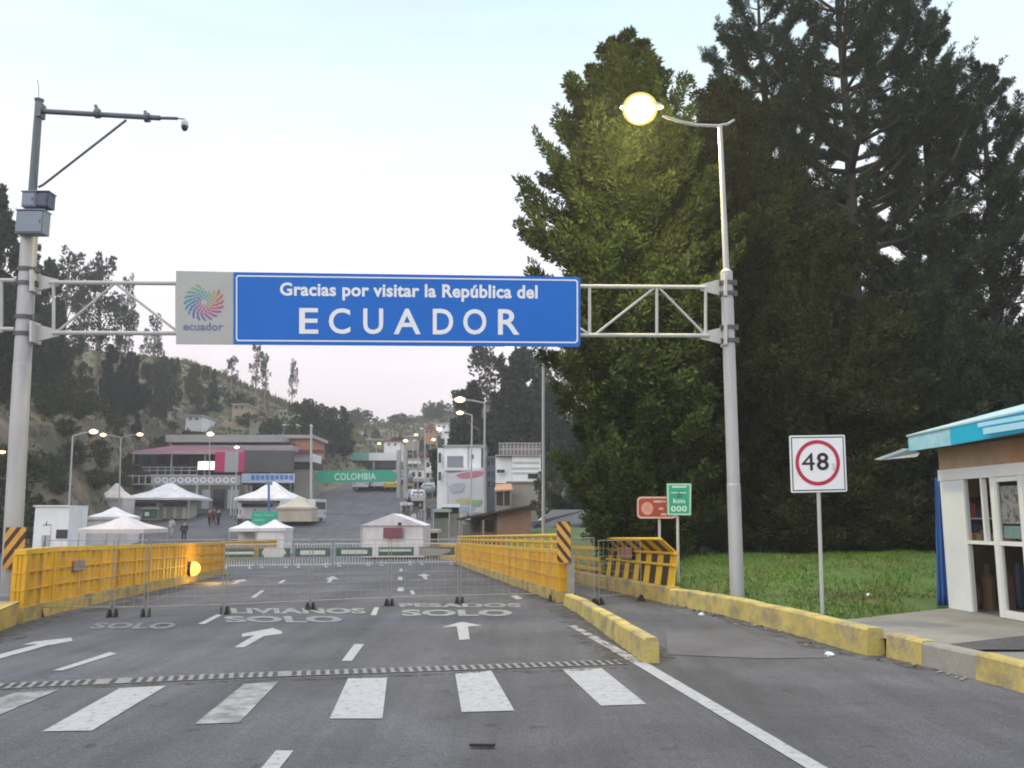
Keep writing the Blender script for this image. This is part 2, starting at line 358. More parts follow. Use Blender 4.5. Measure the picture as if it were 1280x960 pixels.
for j in range(len(ys)-1):
    for i in range(nx-1):
        a = j*nx+i; q = (a, a+1, a+1+nx, a+nx); fs.append(q)
        zz = [vs[k][2] for k in q]; cx_ = vs[a][0]; cy_ = vs[a][1]
        steep = max(abs(zz[1]-zz[0])/(vs[a+1][0]-vs[a][0]), abs(zz[3]-zz[0])/(vs[a+nx][1]-vs[a][1]))
        ms.append(1 if steep > .85 else 0)
mb.v = vs; mb.f = fs; mb.m = ms
tag(mb.build('terrain', [M_TERR, M_CLIFF], smooth=True, fix=False), None, kind='structure')
# road: follows the dip of the bridge and the climb beyond it
mb = MB(); yl = sorted(set([-15, -5, 5] + [a for a, b in GZ if 0 < a < 100] + [45, 50, 100, 108]))
yl = [y for y in yl if y <= 108]
rows = [(-42, -20, -8, 0, 6, 12) if y < 46 else (-36, -20, -8, 0, 5, 9) for y in yl]
n = 6; vv = [(x, y, gz(y)+.0) for y, r_ in zip(yl, rows) for x in r_]
mb.add(vv, [(j*n+i, j*n+i+1, (j+1)*n+i+1, (j+1)*n+i) for j in range(len(yl)-1) for i in range(n-1)])
tag(mb.build('road', M_ASPH, fix=False), None, kind='structure')
mb = MB(); pr = []
for y in [96, 103, 110, 118, 127, 135, 146, 158, 170, 185, 200]:
    xl, xr = (385 if y > 100 else 370), (490 if y > 100 else 525)
    xl = np.interp(y, [96, 135, 170, 200], [372, 398, 425, 440]); xr = np.interp(y, [96, 135, 170, 200], [520, 488, 478, 474])
    pr += [((xl-640)/1100*y, y, gz(y)+.03), ((xr-640)/1100*y, y, gz(y)+.03)]
mb.add(pr, [(2*i, 2*i+1, 2*i+3, 2*i+2) for i in range(len(pr)//2-1)])
tag(mb.build('hill_road', M_ASPH, fix=False), None, kind='structure')
# kerb on the right
KL = [(5.4, 2.0), (5.05, 6.0), (4.72, 8.2), (4.5, 9.6), (4.34, 10.35), (4.02, 10.75), (3.86, 12.5), (3.52, 14.5), (2.98, 17.25)]
RL = [(2.98, 17.25), (2.05, 23.5), (.95, 31.5), (-.5, 42.0)]
def kx(y): return float(np.interp(y, [p[1] for p in KL], [p[0] for p in KL])) if y < 17.25 else float(np.interp(y, [p[1] for p in RL], [p[0] for p in RL]))
def kerb_run(pts, wd, h0, h1, name, m, worn=0, step=.45):
    mb = MB(); L = []
    for a, b in zip(pts[:-1], pts[1:]):
        d = math.dist(a, b); k = max(1, int(d/step))
        L += [(a[0]+(b[0]-a[0])*i/k, a[1]+(b[1]-a[1])*i/k) for i in range(k)]
    L.append(pts[-1]); vs = []; N = len(L)
    for i, p in enumerate(L):
        a = L[max(0,i-1)]; b = L[min(N-1,i+1)]; t = Vector((b[0]-a[0], b[1]-a[1])).normalized(); nn = Vector((t.y, -t.x))   # to the right of travel
        h = h0+(h1-h0)*i/(N-1) + random.uniform(-.006, .006); z = gz(p[1]); j = random.uniform(-.006, .006)
        for o, hh in ((0+j, -.1), (.03+j, h-.025), (.05+j, h), (wd-.02, h), (wd, h-.02), (wd, -.1)):
            vs.append((p[0]+nn.x*o, p[1]+nn.y*o, z+hh))
    n = 6; fs = [(i*n+k, i*n+(k+1)%n, (i+1)*n+(k+1)%n, (i+1)*n+k) for i in range(N-1) for k in range(n)]
    fs += [tuple(range(n)), tuple((N-1)*n+k for k in range(n-1,-1,-1))]
    mb.add(vs, fs); return mb.build(name, m, loc=(*pts[0], 0))
tag(kerb_run([(4.60, 9.1), (4.72, 8.2), (5.05, 6.0), (5.4, 2.0)][::-1], .22, .26, .26, 'kerb', M_KERB2), None, kind='structure')
tag(kerb_run([(4.60, 9.1), (4.44, 9.9)], .22, .25, .25, 'kerb', M_CONC2), None, kind='structure')
tag(kerb_run([(4.44, 9.9), (4.30, 10.5)], .22, .26, .27, 'kerb', M_KERB2), None, kind='structure')
tag(kerb_run([(4.12, 10.6), (3.86, 12.5), (3.52, 14.5), (2.98, 17.25)], .24, .31, .3, 'kerb', M_KERB2), None, kind='structure')
tag(kerb_run(RL, .26, .32, .32, 'kerb', M_KERB), None, kind='structure')
tag(kerb_run([tuple(G(803, 829).xy), tuple(G(704, 757).xy)], .19, .27, .22, 'median_kerb', M_KERB2), None, kind='structure')
tag(kerb_run([(-6.7, 11.2), (-7.22, 12.7), (-7.45, 13.6)], -.9, .30, .34, 'kerb', M_KERB), None, kind='structure')
# pavement behind the kerb
mb = MB(); pv = [y for y in np.linspace(1.5, 14.2, 16)]
vv = []
for y in pv:
    x0 = kx(y)+.2; vv += [(x0, y, .2), (x0+ (1.9 if y < 12.4 else .5+(y-12.4)*1.55), y, .205), (12, y, .21)]
for j in range(len(pv)-1):
    for i in range(2):
        if i == 0 and pv[j] > 12.5: continue
        a = j*3+i; mb.add([vv[a], vv[a+1], vv[a+4], vv[a+3]], [(0,1,2,3)])
tag(mb.build('pavement', M_CONC, fix=False), None, kind='structure')
mb = MB(); mb.sheet([G(1178, 806, .225), G(1300, 792, .225), G(1300, 812, .225), G(1215, 812, .225)])
tag(mb.build('asphalt_patch', M_ASPH, fix=False), None, kind='structure')
mb = MB(); q = [G(832, 790, .006), G(905, 789, .006), G(985, 808, .006), G(1040, 822, .006), G(950, 823, .006), G(835, 818, .006)]
mb.sheet(q); tag(mb.build('pale_path_strip', mat('worn_pale_asphalt', (.105,.10,.105), .85, .25, 1.2, col2=(.09,.085,.092), thr=.5, soft=.15, scale2=1.1), fix=False), None, kind='structure')
# grass bank on the right
def bank(x, y):
    xl = kx(y)+.2
    if y < 14.2 and x > xl: pass
    return .18 + sm((x-xl)/2.2)*(sm((y-12.0)/9)*.42 + .05*bumps(x, y, .9)) + gz(max(15, y))*.0
mb = MB(); gy = list(np.arange(10.6, 26, .4)) + list(np.arange(26, 60, 2.5)); gu = [0,.15,.4,.8,1.2,1.7,2.3,3,4,5.2,6.5,8,10,14,20,30]
vv = []; m_ = len(gu)
for y in gy:
    for u in gu:
        x = kx(y)+.2+u; z = bank(x, y)
        if y < 14.4 and u > .6 + max(0, (y-12.4))*1.55: z = .12
        if y < 12.3: z = .12
        vv.append((x, y, z - (.1 if u == 0 else 0) + (gz(y)*.7 if y > 26 else 0) + sm((y-26)/30)*1.0))
mb.add(vv, [(j*m_+i, j*m_+i+1, (j+1)*m_+i+1, (j+1)*m_+i) for j in range(len(gy)-1) for i in range(m_-1)])
tag(mb.build('grass_bank', M_GRASSG, smooth=True, fix=False), None, kind='structure')
# blades
N = 34000; by = 12.2 + (rng.random(N)**1.4)*13; bu = .25 + rng.random(N)*9
gv = []; 
V = np.zeros((N*3, 3)); k = 0
for y, u in zip(by, bu):
    x = kx(y)+.2+u
    if y < 14.2 and u > .45 + max(0, (y-12.4))*1.5 + random.uniform(-.15,.15): continue
    if 6.2 < x and y < 14.6: continue
    z = bank(x, y); h = random.uniform(.02, .075)*(1+.5*max(0, bumps(x*2, y*2, .8))); a = random.uniform(0, 6.28); wd = random.uniform(.008, .018)
    V[3*k] = (x-math.cos(a)*wd, y-math.sin(a)*wd, z-.01); V[3*k+1] = (x+math.cos(a)*wd, y+math.sin(a)*wd, z-.01)
    V[3*k+2] = (x+random.uniform(-.06,.06), y+random.uniform(-.06,.06), z+h); k += 1
def np_mesh(name, verts, per, mats, parent=None, root_loc=(0,0,0), extra=None):
    me = bpy.data.meshes.new(name); nv = len(verts); nf = nv//per
    me.vertices.add(nv); me.vertices.foreach_set('co', (verts-np.array(root_loc)).astype(np.float32).ravel())
    me.loops.add(nv); me.loops.foreach_set('vertex_index', np.arange(nv, dtype=np.int32))
    me.polygons.add(nf); me.polygons.foreach_set('loop_start', np.arange(0, nv, per, dtype=np.int32)); me.polygons.foreach_set('loop_total', np.full(nf, per, dtype=np.int32))
    me.materials.append(mats); me.update(calc_edges=True); me.validate()
    o = bpy.data.objects.new(name, me); C.objects.link(o)
    if parent is not None: o.parent = parent
    else: o.location = root_loc
    return o
tag(np_mesh('grass', V[:3*k], 3, M_BLADE), 'short patchy green grass on the bank behind the yellow kerb', 'grass', kind='stuff')
# road paint ------------------------------------------------------------
def marking(name, polys, m, up=.006):
    mb = MB()
    for p in polys: mb.sheet([G(x, y, up) for x, y in p])
    return tag(mb.build(name, m, fix=False), None, kind='structure')
bars = [[(18,866),(73,862),(-28,905),(-95,906)], [(150,860),(208,857),(115,913),(53,914)], [(305,855),(348,852),(299,903),(243,905)], [(435,848),(484,847),(478,898),(412,898)],
        [(569,842),(614,838),(643,888),(577,890)], [(702,836),(752,835),(808,880),(751,882)]]
for i, b in enumerate(bars): marking('crosswalk_stripe', [b], M_WORN if i in (0, 2) else M_PAINT)
marking('edge_line', [[(638,745),(646,744),(726,785),(716,785)], [(716,785),(726,785),(810,829),(795,831)], [(795,831),(810,829),(1035,960),(1008,960)], [(1008,960),(1035,960),(1140,1020),(1105,1020)]], M_PAINT)
for d in [[(66,838),(78,838),(146,817),(137,815)], [(427,826),(440,826),(455,805),(443,805)], [(305,985),(330,985),(367,938),(345,938)], [(313,747),(319,747),(331,738),(326,738)],
          [(247,780),(256,780),(279,768),(271,768)], [(463,769),(470,769),(474,759),(468,759)], [(496,739),(505,739),(504,734),(498,734)], [(497,725),(503,725),(503,721),(498,721)],
          [(514,743),(519,743),(517,738),(512,738)], [(347,729),(352,729),(358,725),(353,725)], [(499,714),(503,714),(503,711),(500,711)]]:
    marking('lane_dash', [d], M_PAINT)
for a in [[(577,777),(603,782),(585,783),(587,799),(574,800),(571,783),(552,784)], [(-20,823),(48,805),(28,806),(42,802),(89,797),(91,801),(58,807),(-14,827)],
          [(293,809),(305,809),(330,795),(353,792),(352,789),(341,785),(303,792),(302,796),(318,794)], [(288,730),(294,730),(300,727),(309,726),(305,724),(290,726),(296,727)],
          [(409,728),(413,728),(416,724),(424,724),(416,720),(406,724),(411,724)], [(531,724),(535,724),(533,720),(538,720),(531,717),(521,719),(527,720)]]:
    marking('lane_arrow', [a], M_PAINT)
def road_text(s, l, r, t, b, skew=0, m=M_FADED):
    mb = MB(); put_text(mb, s, lambda u, v: G(l+(r-l)*u+skew*v, b+(t-b)*v, .007), .045, 1.05)
    return tag(mb.build('road_lettering', m, fix=False), None, kind='structure')
road_text('SOLO', 283, 429, 770, 778, -4); road_text('LIVIANOS', 290, 458, 760, 767, -2)
road_text('SOLO', 503, 641, 762, 770, -2); road_text('PESADOS', 500, 652, 754, 759, -2)
road_text('SOLO', 110, 214, 778, 786, 10, mat('ghost_road_paint', (.19, .19, .195), .75, .2, 6, col2=(.09, .09, .095), thr=.5, soft=.1, scale2=6))
# trench drain across the road
mb = MB(); A, B, D_ = G(-60, 861), G(300, 845), G(781, 828); E = G(900, 827)
for a, b in ((A, B), (B, D_)):
    t = (b-a).normalized(); nn = Vector((-t.y, t.x, 0)); L_ = (b-a).length; hw = .15
    mb.sheet([a-nn*hw+Vector((0,0,.008)), b-nn*hw+Vector((0,0,.008)), b+nn*hw+Vector((0,0,.008)), a+nn*hw+Vector((0,0,.008))], 0)
    k = int(L_/.095)
    for i in range(k):
        if b is E and i % 3: continue
        if random.random() < .04: continue
        c = a + t*(i+.5)*L_/k; e = Vector((.012, 0, .012))
        hh = hw*.78
        mb.sheet([c-t*.024-nn*hh+e, c+t*.024-nn*hh+e, c+t*.024+nn*hh+e, c-t*.024+nn*hh+e], 1)
tag(mb.build('trench_drain', [mat('drain_steel', (.20,.195,.19), .7, .3, 6), M_BLACK], loc=B, fix=False), 'steel trench drain grating running across the whole road', 'drain')
# windblown dirt gathered along the kerbs and wall feet
md = bpy.data.materials.new('windblown_dirt'); md.use_nodes = True
n_ = md.node_tree.nodes; l_ = md.node_tree.links; pb = n_['Principled BSDF']; pb.inputs['Roughness'].default_value = .95; pb.inputs['Base Color'].default_value = (.085, .068, .05, 1)
t_ = n_.new('ShaderNodeTexCoord'); q1 = n_.new('ShaderNodeTexNoise'); q1.inputs['Scale'].default_value = 5; q1.inputs['Detail'].default_value = 8; q1.inputs['Roughness'].default_value = .75
r1 = n_.new('ShaderNodeMapRange'); r1.inputs[1].default_value = .47; r1.inputs[2].default_value = .62; r1.inputs[4].default_value = .85
l_.new(t_.outputs['Object'], q1.inputs[0]); l_.new(q1.outputs[0], r1.inputs[0]); l_.new(r1.outputs[0], pb.inputs['Alpha'])
def dirt(pts, wd, lift=.009, side=1):
    mb = MB(); L = []
    for p, q in zip(pts[:-1], pts[1:]):
        k = max(1, int(math.dist(p, q)/.25)); L += [Vector((p[0]+(q[0]-p[0])*i/k, p[1]+(q[1]-p[1])*i/k)) for i in range(k)]
    L.append(Vector(pts[-1][:2])); vs = []
    for i, p in enumerate(L):
        t = (L[min(i+1, len(L)-1)]-L[max(i-1, 0)]).normalized(); nn = Vector((-t.y, t.x))*side; w_ = wd*random.uniform(.45, 1.1)
        for o in (-.03, w_): q = p+nn*o; vs.append((q.x, q.y, gz(q.y)+lift))
    mb.add(vs, [(2*i, 2*i+1, 2*i+3, 2*i+2) for i in range(len(L)-1)])
    tag(mb.build('dirt', md, fix=False), None, kind='structure')
dirt([tuple(G(803, 829).xy), tuple(G(704, 757).xy)], .5); dirt([tuple(G(822, 825).xy), tuple(G(712, 750).xy)], .3, .009, -1)
dirt(KL[3:], .35); dirt(RL, .5); dirt([tuple(G(704, 755).xy), tuple(G(572, 706).xy)], .45, .009, 1); dirt([(-6.6, 11.2), (-7.15, 12.7), tuple(G(40, 776).xy), tuple(G(140, 757).xy), tuple(G(275, 719).xy)], .4, .009, -1)
dirt([tuple(G(-40, 863).xy), tuple(G(300, 851).xy), tuple(G(780, 834).xy)], .15, .0075, -1)
for i in range(60):
    y = random.uniform(9, 17); x = random.choice((kx(y)-random.uniform(.03,.35), kx(y)-random.uniform(.03,.15))); s = random.uniform(.008, .022); c = Vector((x, y, .012)); mb = MB()
    mb.ell(c, (s*1.4, s, s*.6), 6, 4); tag(mb.build('pebble', M_CONC2 if i % 3 else M_BARK, loc=c), 'tiny stone lying at the foot of the right hand kerb', 'pebble', 'pebbles along the kerb')
# litter
mb = MB(); c = G(603, 933, .012); mb.plate([c+Vector((-.09,-.01,0)), c+Vector((.08,-.02,0)), c+Vector((.09,.02,0)), c+Vector((-.07,.025,0))], (0,0,.02))
tag(mb.build('litter', M_BLACK, loc=c), 'dark flat scrap of litter lying on the road ahead of the crosswalk', 'litter')
for px, py, up, lb in ((1086, 744, .32, 'crumpled white plastic scrap on the green grass bank'), (1037, 818, .02, 'small white paper scrap at the foot of the step in the yellow kerb'), (877, 768, .02, 'pale pebble on the path below the yellow kerb')):
    c = G(px, py, up); mb = MB(); mb.ell(c, (.05,.04,.03), 7, 4)
    o = mb.build('litter', M_SWHITE, loc=c); tag(o, lb, 'litter')
    for v in o.data.vertices: v.co *= random.uniform(.7, 1.3)

# ================================================================== SIGN GANTRY
YL, YR = 14.9, 15.75
lt, lb_ = P(37, 290, YL), P(11, 760, YL); lb_.z = .3
g = thing('sign_gantry', 'pale steel truss spanning the road between two tall poles', 'gantry', (lb_.x, lb_.y, .0))
rt, rb = P(908, 340, YR), P(921.5, 742, YR)
TA, TB = (P(32, 380, YL).x, YL), (P(909, 380, YR).x, YR)
PT = lambda x, y: on_plane(x, y, TA, TB)
def polebase(mb, top, bot, r0, r1): mb.tube([bot, bot+(top-bot)*.33, bot+(top-bot)*.34, top], [r0, r0*.97, r1*1.03, r1], 20)
mb = MB(); mb.tube([lb_, lb_+(lt-lb_)*.62, lb_+(lt-lb_)*.625, lt], [.148, .145, .140, .137], 20); mb.tube([lb_, lb_+Vector((0,0,.03))], .23, 20)
mb.build('pole', M_GALV, g, smooth=False)
mb = MB(); rbb = rb.copy(); rbb.z = .05
mb.tube([rbb, rbb+(rt-rbb)*.35, rbb+(rt-rbb)*.355, rt], [.122, .12, .112, .11], 20); mb.tube([rt, rt+Vector((0,0,.06))], [.11, .05], 16)
mb.build('pole', M_GALV, g)
def truss_pt(x, y): return PT(x, y)
def chord(y0, y1, x0, x1, back=0):
    off = Vector((0, back, 0)); mb = MB(); mb.tube([PT(x0, y0)+off, PT(x1, y1)+off], .038, 8); return mb
chord(350, 350.5, -60, 20).build('chord', M_TRUSS, g); chord(411, 411.5, -60, 18).build('chord', M_TRUSS, g)
chord(353, 359, 62, 882).build('chord', M_TRUSS, g); chord(416, 419.5, 66, 886).build('chord', M_TRUSS, g)
for x in (2, 67, 221, 376, 531, 737, 821, 882):
    k = (x-62)/820; mb = MB(); mb.tube([PT(x, 353+6*k), PT(x, 416+3*k)], .028, 8); mb.build('upright', M_TRUSS, g)
zz = [(70,416,144,354),(144,354,220,413),(220,413,300,355),(300,355,376,416),(376,416,450,356),(450,356,531,416),(531,416,634,357),(634,357,737,418),(744,418,818,360),(824,360,880,417)]
for a, b, c_, d in zz:
    mb = MB(); mb.tube([PT(a, b), PT(c_, d)], .023, 8); mb.build('diagonal', M_TRUSS, g)
for (x0, x1, y) in ((905, 876, 359), (905, 876, 419.5), (44, 72, 353), (44, 72, 416)):
    mb = MB(); p = PT(x0, y-11); q = PT(x0, y+11); t = PT(x1, y+4); t2 = PT(x1, y-4)
    mb.plate([p, q, t, t2], (0, .05, 0)); a = PT(x0, y-13); b = PT(x0, y+13); mb.bar(a, b, .05, .3, up=(0,1,0)); mb.build('gusset', M_TRUSS, g)
for cpt, r_ in ((.1, 0),):
    for (py, side) in ((342,'l'),(361,'l'),(406,'l'),(428,'l'),(355,'r'),(369,'r'),(413,'r'),(430,'r')):
        if side == 'l':
            t = (py-290)/(760-290); c = lt+(lb_-lt)*t; r0 = .148
        else:
            t = (py-340)/(742-340); c = rt+(rb-rt)*t; r0 = .125
        mb = MB(); mb.tube([c-Vector((0,0,.035)), c+Vector((0,0,.035))], r0+.012, 20); 
        for sx_ in (-1, 1): mb.bx(c.x+sx_*r0-.02, c.x+sx_*r0+.03*sx_+.02, c.y-.06, c.y+.06, c.z-.05, c.z+.05)
        mb.build('clamp', M_BAND, g)
# hazard board strapped to the left pole
hl = stripe_mat('hazard_stripe_rising', (.58,.30,.05), (.05,.018,.012), (1,0,-.72), .19, .55)
hr = stripe_mat('hazard_stripe_falling', (.58,.32,.06), (.05,.018,.012), (1,0,.80), .19, .55)
tl, br = P(8, 659, YL-.2), P(28.5, 711, YL-.2)
hb = thing('hazard_board', 'black and yellow striped hazard board strapped to the left gantry pole', 'hazard board', ((tl.x+br.x)/2, YL-.19, br.z))
mb = MB(); mb.bx(tl.x, br.x, YL-.215, YL-.195, br.z, tl.z); mb.build('board', hl, hb)
for z_ in (br.z+.1, tl.z-.14): mb = MB(); mb.bx(tl.x+.04, br.x-.04, YL-.193, YL-.17, z_, z_+.04); mb.build('bracket', M_BAND, hb)
# camera mast on the left pole
mt, m0 = P(49, 126, YL), lt
cm = thing('camera_mast', 'dark slim camera mast with bracketed arm on top of the left pole', 'camera mast', m0)
mb = MB(); mb.tube([m0, mt], [.075, .065], 12); mb.tube([mt, mt+Vector((0,0,.03))], .08, 12); mb.build('mast', M_DKSTEEL, cm)
a0, a1, a2 = P(52, 139, YL), P(200, 147.5, YL), P(222, 148, YL)
mb = MB(); mb.tube([a0, a1], .047, 10); mb.tube([a1, a2], .03, 8); mb.tube([a2, P(231, 149, YL)], .012, 6); mb.bx(a0.x-.06, a0.x+.03, YL-.09, YL+.09, a0.z-.13, a0.z+.13); mb.build('arm', M_DKSTEEL, cm)
mb = MB(); mb.tube([P(48, 234, YL), P(54, 231, YL), P(158, 150, YL)], .022, 8); mb.build('brace', M_DKSTEEL, cm)
for px, py, hgt in ((122, 142, .11), (184, 147, .07)):
    c = P(px, py, YL); mb = MB(); mb.tube([c+Vector((-.04,0,0)), c+Vector((.04,0,0))], .085, 10); mb.bar(c+Vector((0,0,.05)), c+Vector((-.05,0,.05+hgt)), .05, .05); mb.build('arm_clamp', M_DKSTEEL, cm)
mb = MB(); t0 = P(48, 124, YL); mb.tube([t0, t0+Vector((-.01,0,.22)), t0+Vector((-.05,0,.38))], .006, 5); mb.build('antenna', M_DKSTEEL, cm)
c = P(231, 157, YL); mb = MB(); mb.tube([c+Vector((0,0,.11)), c+Vector((0,0,.05)), c+Vector((0,0,-.01))], [.03, .065, .065], 14); mb.build('camera_housing', M_TRUSS, cm)
mb = MB(); mb.ell(c+Vector((0,0,-.02)), (.06,.06,.085), 14, 6, z0=-1, z1=.1); mb.build('camera_dome', M_BLACK, cm)
def cabinet(x0, y0, x1, y1, dy, m, label, extra=None):
    a, b = P(x0, y0, YL+dy), P(x1, y1, YL+dy); t = thing('equipment_cabinet', label, 'cabinet', ((a.x+b.x)/2, YL+dy, b.z))
    mb = MB(); mb.bx(a.x, b.x, YL+dy, YL+dy+.22, b.z, a.z); mb.build('case', m, t)
    mb = MB(); mb.bx(a.x+.02, b.x-.02, YL+dy-.018, YL+dy-.002, b.z+.02, a.z-.02); mb.build('door', m, t)
    mb = MB(); mb.bx(b.x-.06, b.x-.045, YL+dy-.03, YL+dy-.019, (a.z+b.z)/2-.03, (a.z+b.z)/2+.03); mb.build('handle', M_BAND, t)
    mb = MB(); mb.bx(a.x-.012, b.x+.012, YL+dy-.03, YL+dy+.24, a.z+.002, a.z+.018); mb.build('cap', m, t)
    return t
cabinet(21, 263, 53, 291, -.32, M_CAB, 'larger grey metal equipment cabinet on the left pole')
cabinet(28, 240, 44, 258, -.30, M_CAB, 'small pale grey box on the left side of the camera mast')
cabinet(45, 240, 60, 258, -.27, mat('navy_cabinet_paint', (.05,.07,.13), .5, .15, 4), 'small dark navy box on the right side of the camera mast')
# overhead sign
SA, SB = (P(220, 385, YL+.05).x, YL-.12), (P(725, 390, YR-.1).x, YR-.28)
SP = lambda x, y: on_plane(x, y, SA, SB)
dS = (Vector((SB[0]-SA[0], SB[1]-SA[1], 0))).normalized(); nS = Vector((dS.y, -dS.x, 0))     # towards the camera
sg = thing('overhead_sign', 'wide blue overhead sign thanking visitors with grey logo panel', 'road sign', SP(472, 432))
mb = MB(); mb.plate([SP(220,338.5), SP(291.5,340), SP(291.5,430.5), SP(220,430)], -nS*.03); mb.build('logo_panel', M_SGREY, sg)
mb = MB(); mb.plate([SP(292,340), SP(723,346), SP(725.5,349), SP(725.5,431), SP(723,433.5), SP(292,430.5)], -nS*.03); mb.build('blue_panel', M_SBLUE, sg)
e = nS*.004
def ring(mb, o, i_, off, mi=0):
    n_ = len(o)
    for k in range(n_): mb.sheet([o[k]+off, o[(k+1)%n_]+off, i_[(k+1)%n_]+off, i_[k]+off], mi)
o_ = [SP(x, y) for x, y in ((297,344),(720,349.5),(722.5,352),(722.5,426),(720,429),(297,426.5),(295,424),(295,346.5))]
i_ = [SP(x, y) for x, y in ((298,345.7),(719,351.2),(720.8,353),(720.8,425),(719,427.3),(298,424.8),(296.6,423.5),(296.6,347))]
mb = MB(); ring(mb, o_, i_, e); mb.build('border_line', M_SWHITE, sg, fix=False)
mb = MB(); f_ = bil(SP(350,353), SP(672,356.5), SP(672,378.5), SP(350,374.5)); put_text(mb, 'Gracias por visitar la República del', lambda u, v: f_(u, v)+e, .03, 1.04); mb.build('lettering', M_SWHITE, sg, fix=False)
mb = MB()
xs_ = [374, 411, 454, 492, 541, 579, 622.5]; ws_ = [24, 27, 25, 34, 25.5, 29, 27]
for ch, x, wd in zip('ECUADOR', xs_, ws_):
    y0, y1 = (385.0, 417.2)
    f2 = bil(SP(x,y0+ (x-373)*.006), SP(x+wd,y0+(x+wd-373)*.006), SP(x+wd,y1+(x-373)*.005), SP(x,y1+(x-373)*.005)); put_text(mb, ch, lambda u, v: f2(u, v)+e, .015)
mb.build('lettering', M_SWHITE, sg, fix=False)
# logo: a swirl of coloured petals and the country's name
lm = [mat('logo_%s' % n_, c_, .5, .1, 5) for n_, c_ in (('green',(.16,.36,.12)),('teal',(.06,.30,.28)),('cyan',(.05,.24,.36)),('blue',(.06,.13,.34)),('violet',(.20,.10,.30)),('magenta',(.38,.07,.24)),('red',(.40,.10,.10)),('amber',(.42,.24,.08)))]
mb = MB(); cx0, cy0 = 255.0, 377.5
for rr_, rad, ln, wd, n_ in ((0, 22.5, 4.0, 1.5, 20), (1, 17.5, 3.6, 1.3, 20), (2, 12.8, 3.0, 1.1, 18), (3, 8.6, 2.4, .9, 14), (4, 5.2, 1.7, .7, 10)):
    for k in range(n_):
        a = 2*math.pi*(k+.5*rr_)/n_; aa = math.degrees(a) % 360
        if 48 < aa < 92 and rr_ < 2: continue            # the swirl opens at the upper right
        ci = int(((aa - 90 + rr_*28) % 360)/45) % 8
        cx_, cy_ = cx0+math.cos(a)*rad, cy0-math.sin(a)*rad*.93
        b = a + .75; dx, dy = math.cos(b), -math.sin(b)
        mb.sheet([SP(cx_+dx*ln*math.cos(t)-dy*wd*math.sin(t), cy_+dy*ln*math.cos(t)+dx*wd*math.sin(t))+e for t in np.linspace(0, 2*math.pi, 9)[:-1]], ci)
mb.build('logo_swirl', lm, sg, fix=False)
mb = MB(); f3 = bil(SP(229,403), SP(279,403.5), SP(279,413.5), SP(229,413)); put_text(mb, 'ecuador', lambda u, v: f3(u, v)+e, .03, 1.05); mb.build('logo_lettering', mat('logo_slate', (.13,.16,.25), .5, .1, 5), sg, fix=False)
# street lamp on the right pole
sl_ = thing('street_lamp', 'tall lit street lamp standing on top of the right gantry pole', 'street lamp', rt)
l1 = P(900, 158, YR); mb = MB(); mb.tube([rt, rt+(l1-rt)*.5, l1], [.058, .05, .042], 12); mb.build('post', M_GALV, sl_)
mb = MB(); mb.tube([P(918, 150, YR), P(910, 155, YR), P(898, 157.5, YR), P(872, 156.5, YR), P(850, 152, YR), P(828, 145, YR)], [.022,.026,.03,.03,.028,.026], 10); mb.build('arm', M_GALV, sl_)
hc = P(800, 136, YR)
mb = MB(); mb.ell(hc+Vector((.04,0,.03)), (.42,.17,.11), 16, 8, z0=0); mb.build('lamp_head', M_GALV, sl_)
mb = MB(); mb.ell(hc, (.335,.28,.31), 24, 14); ln_ = mb.build('lamp_lens', M_LENS, sl_, smooth=True)
mb = MB(); mb.ell(hc, (.285,.24,.262), 20, 12); mb.build('lamp_bulb', M_LAMPBIG, ln_, smooth=True)
pl = bpy.data.lights.new('lamp_glow', 'POINT'); pl.energy = 1700; pl.color = (1, .84, .36); pl.shadow_soft_size = .3
po = bpy.data.objects.new('lamp_glow', pl); C.objects.link(po); po.location = hc + Vector((0, .6, -.1))

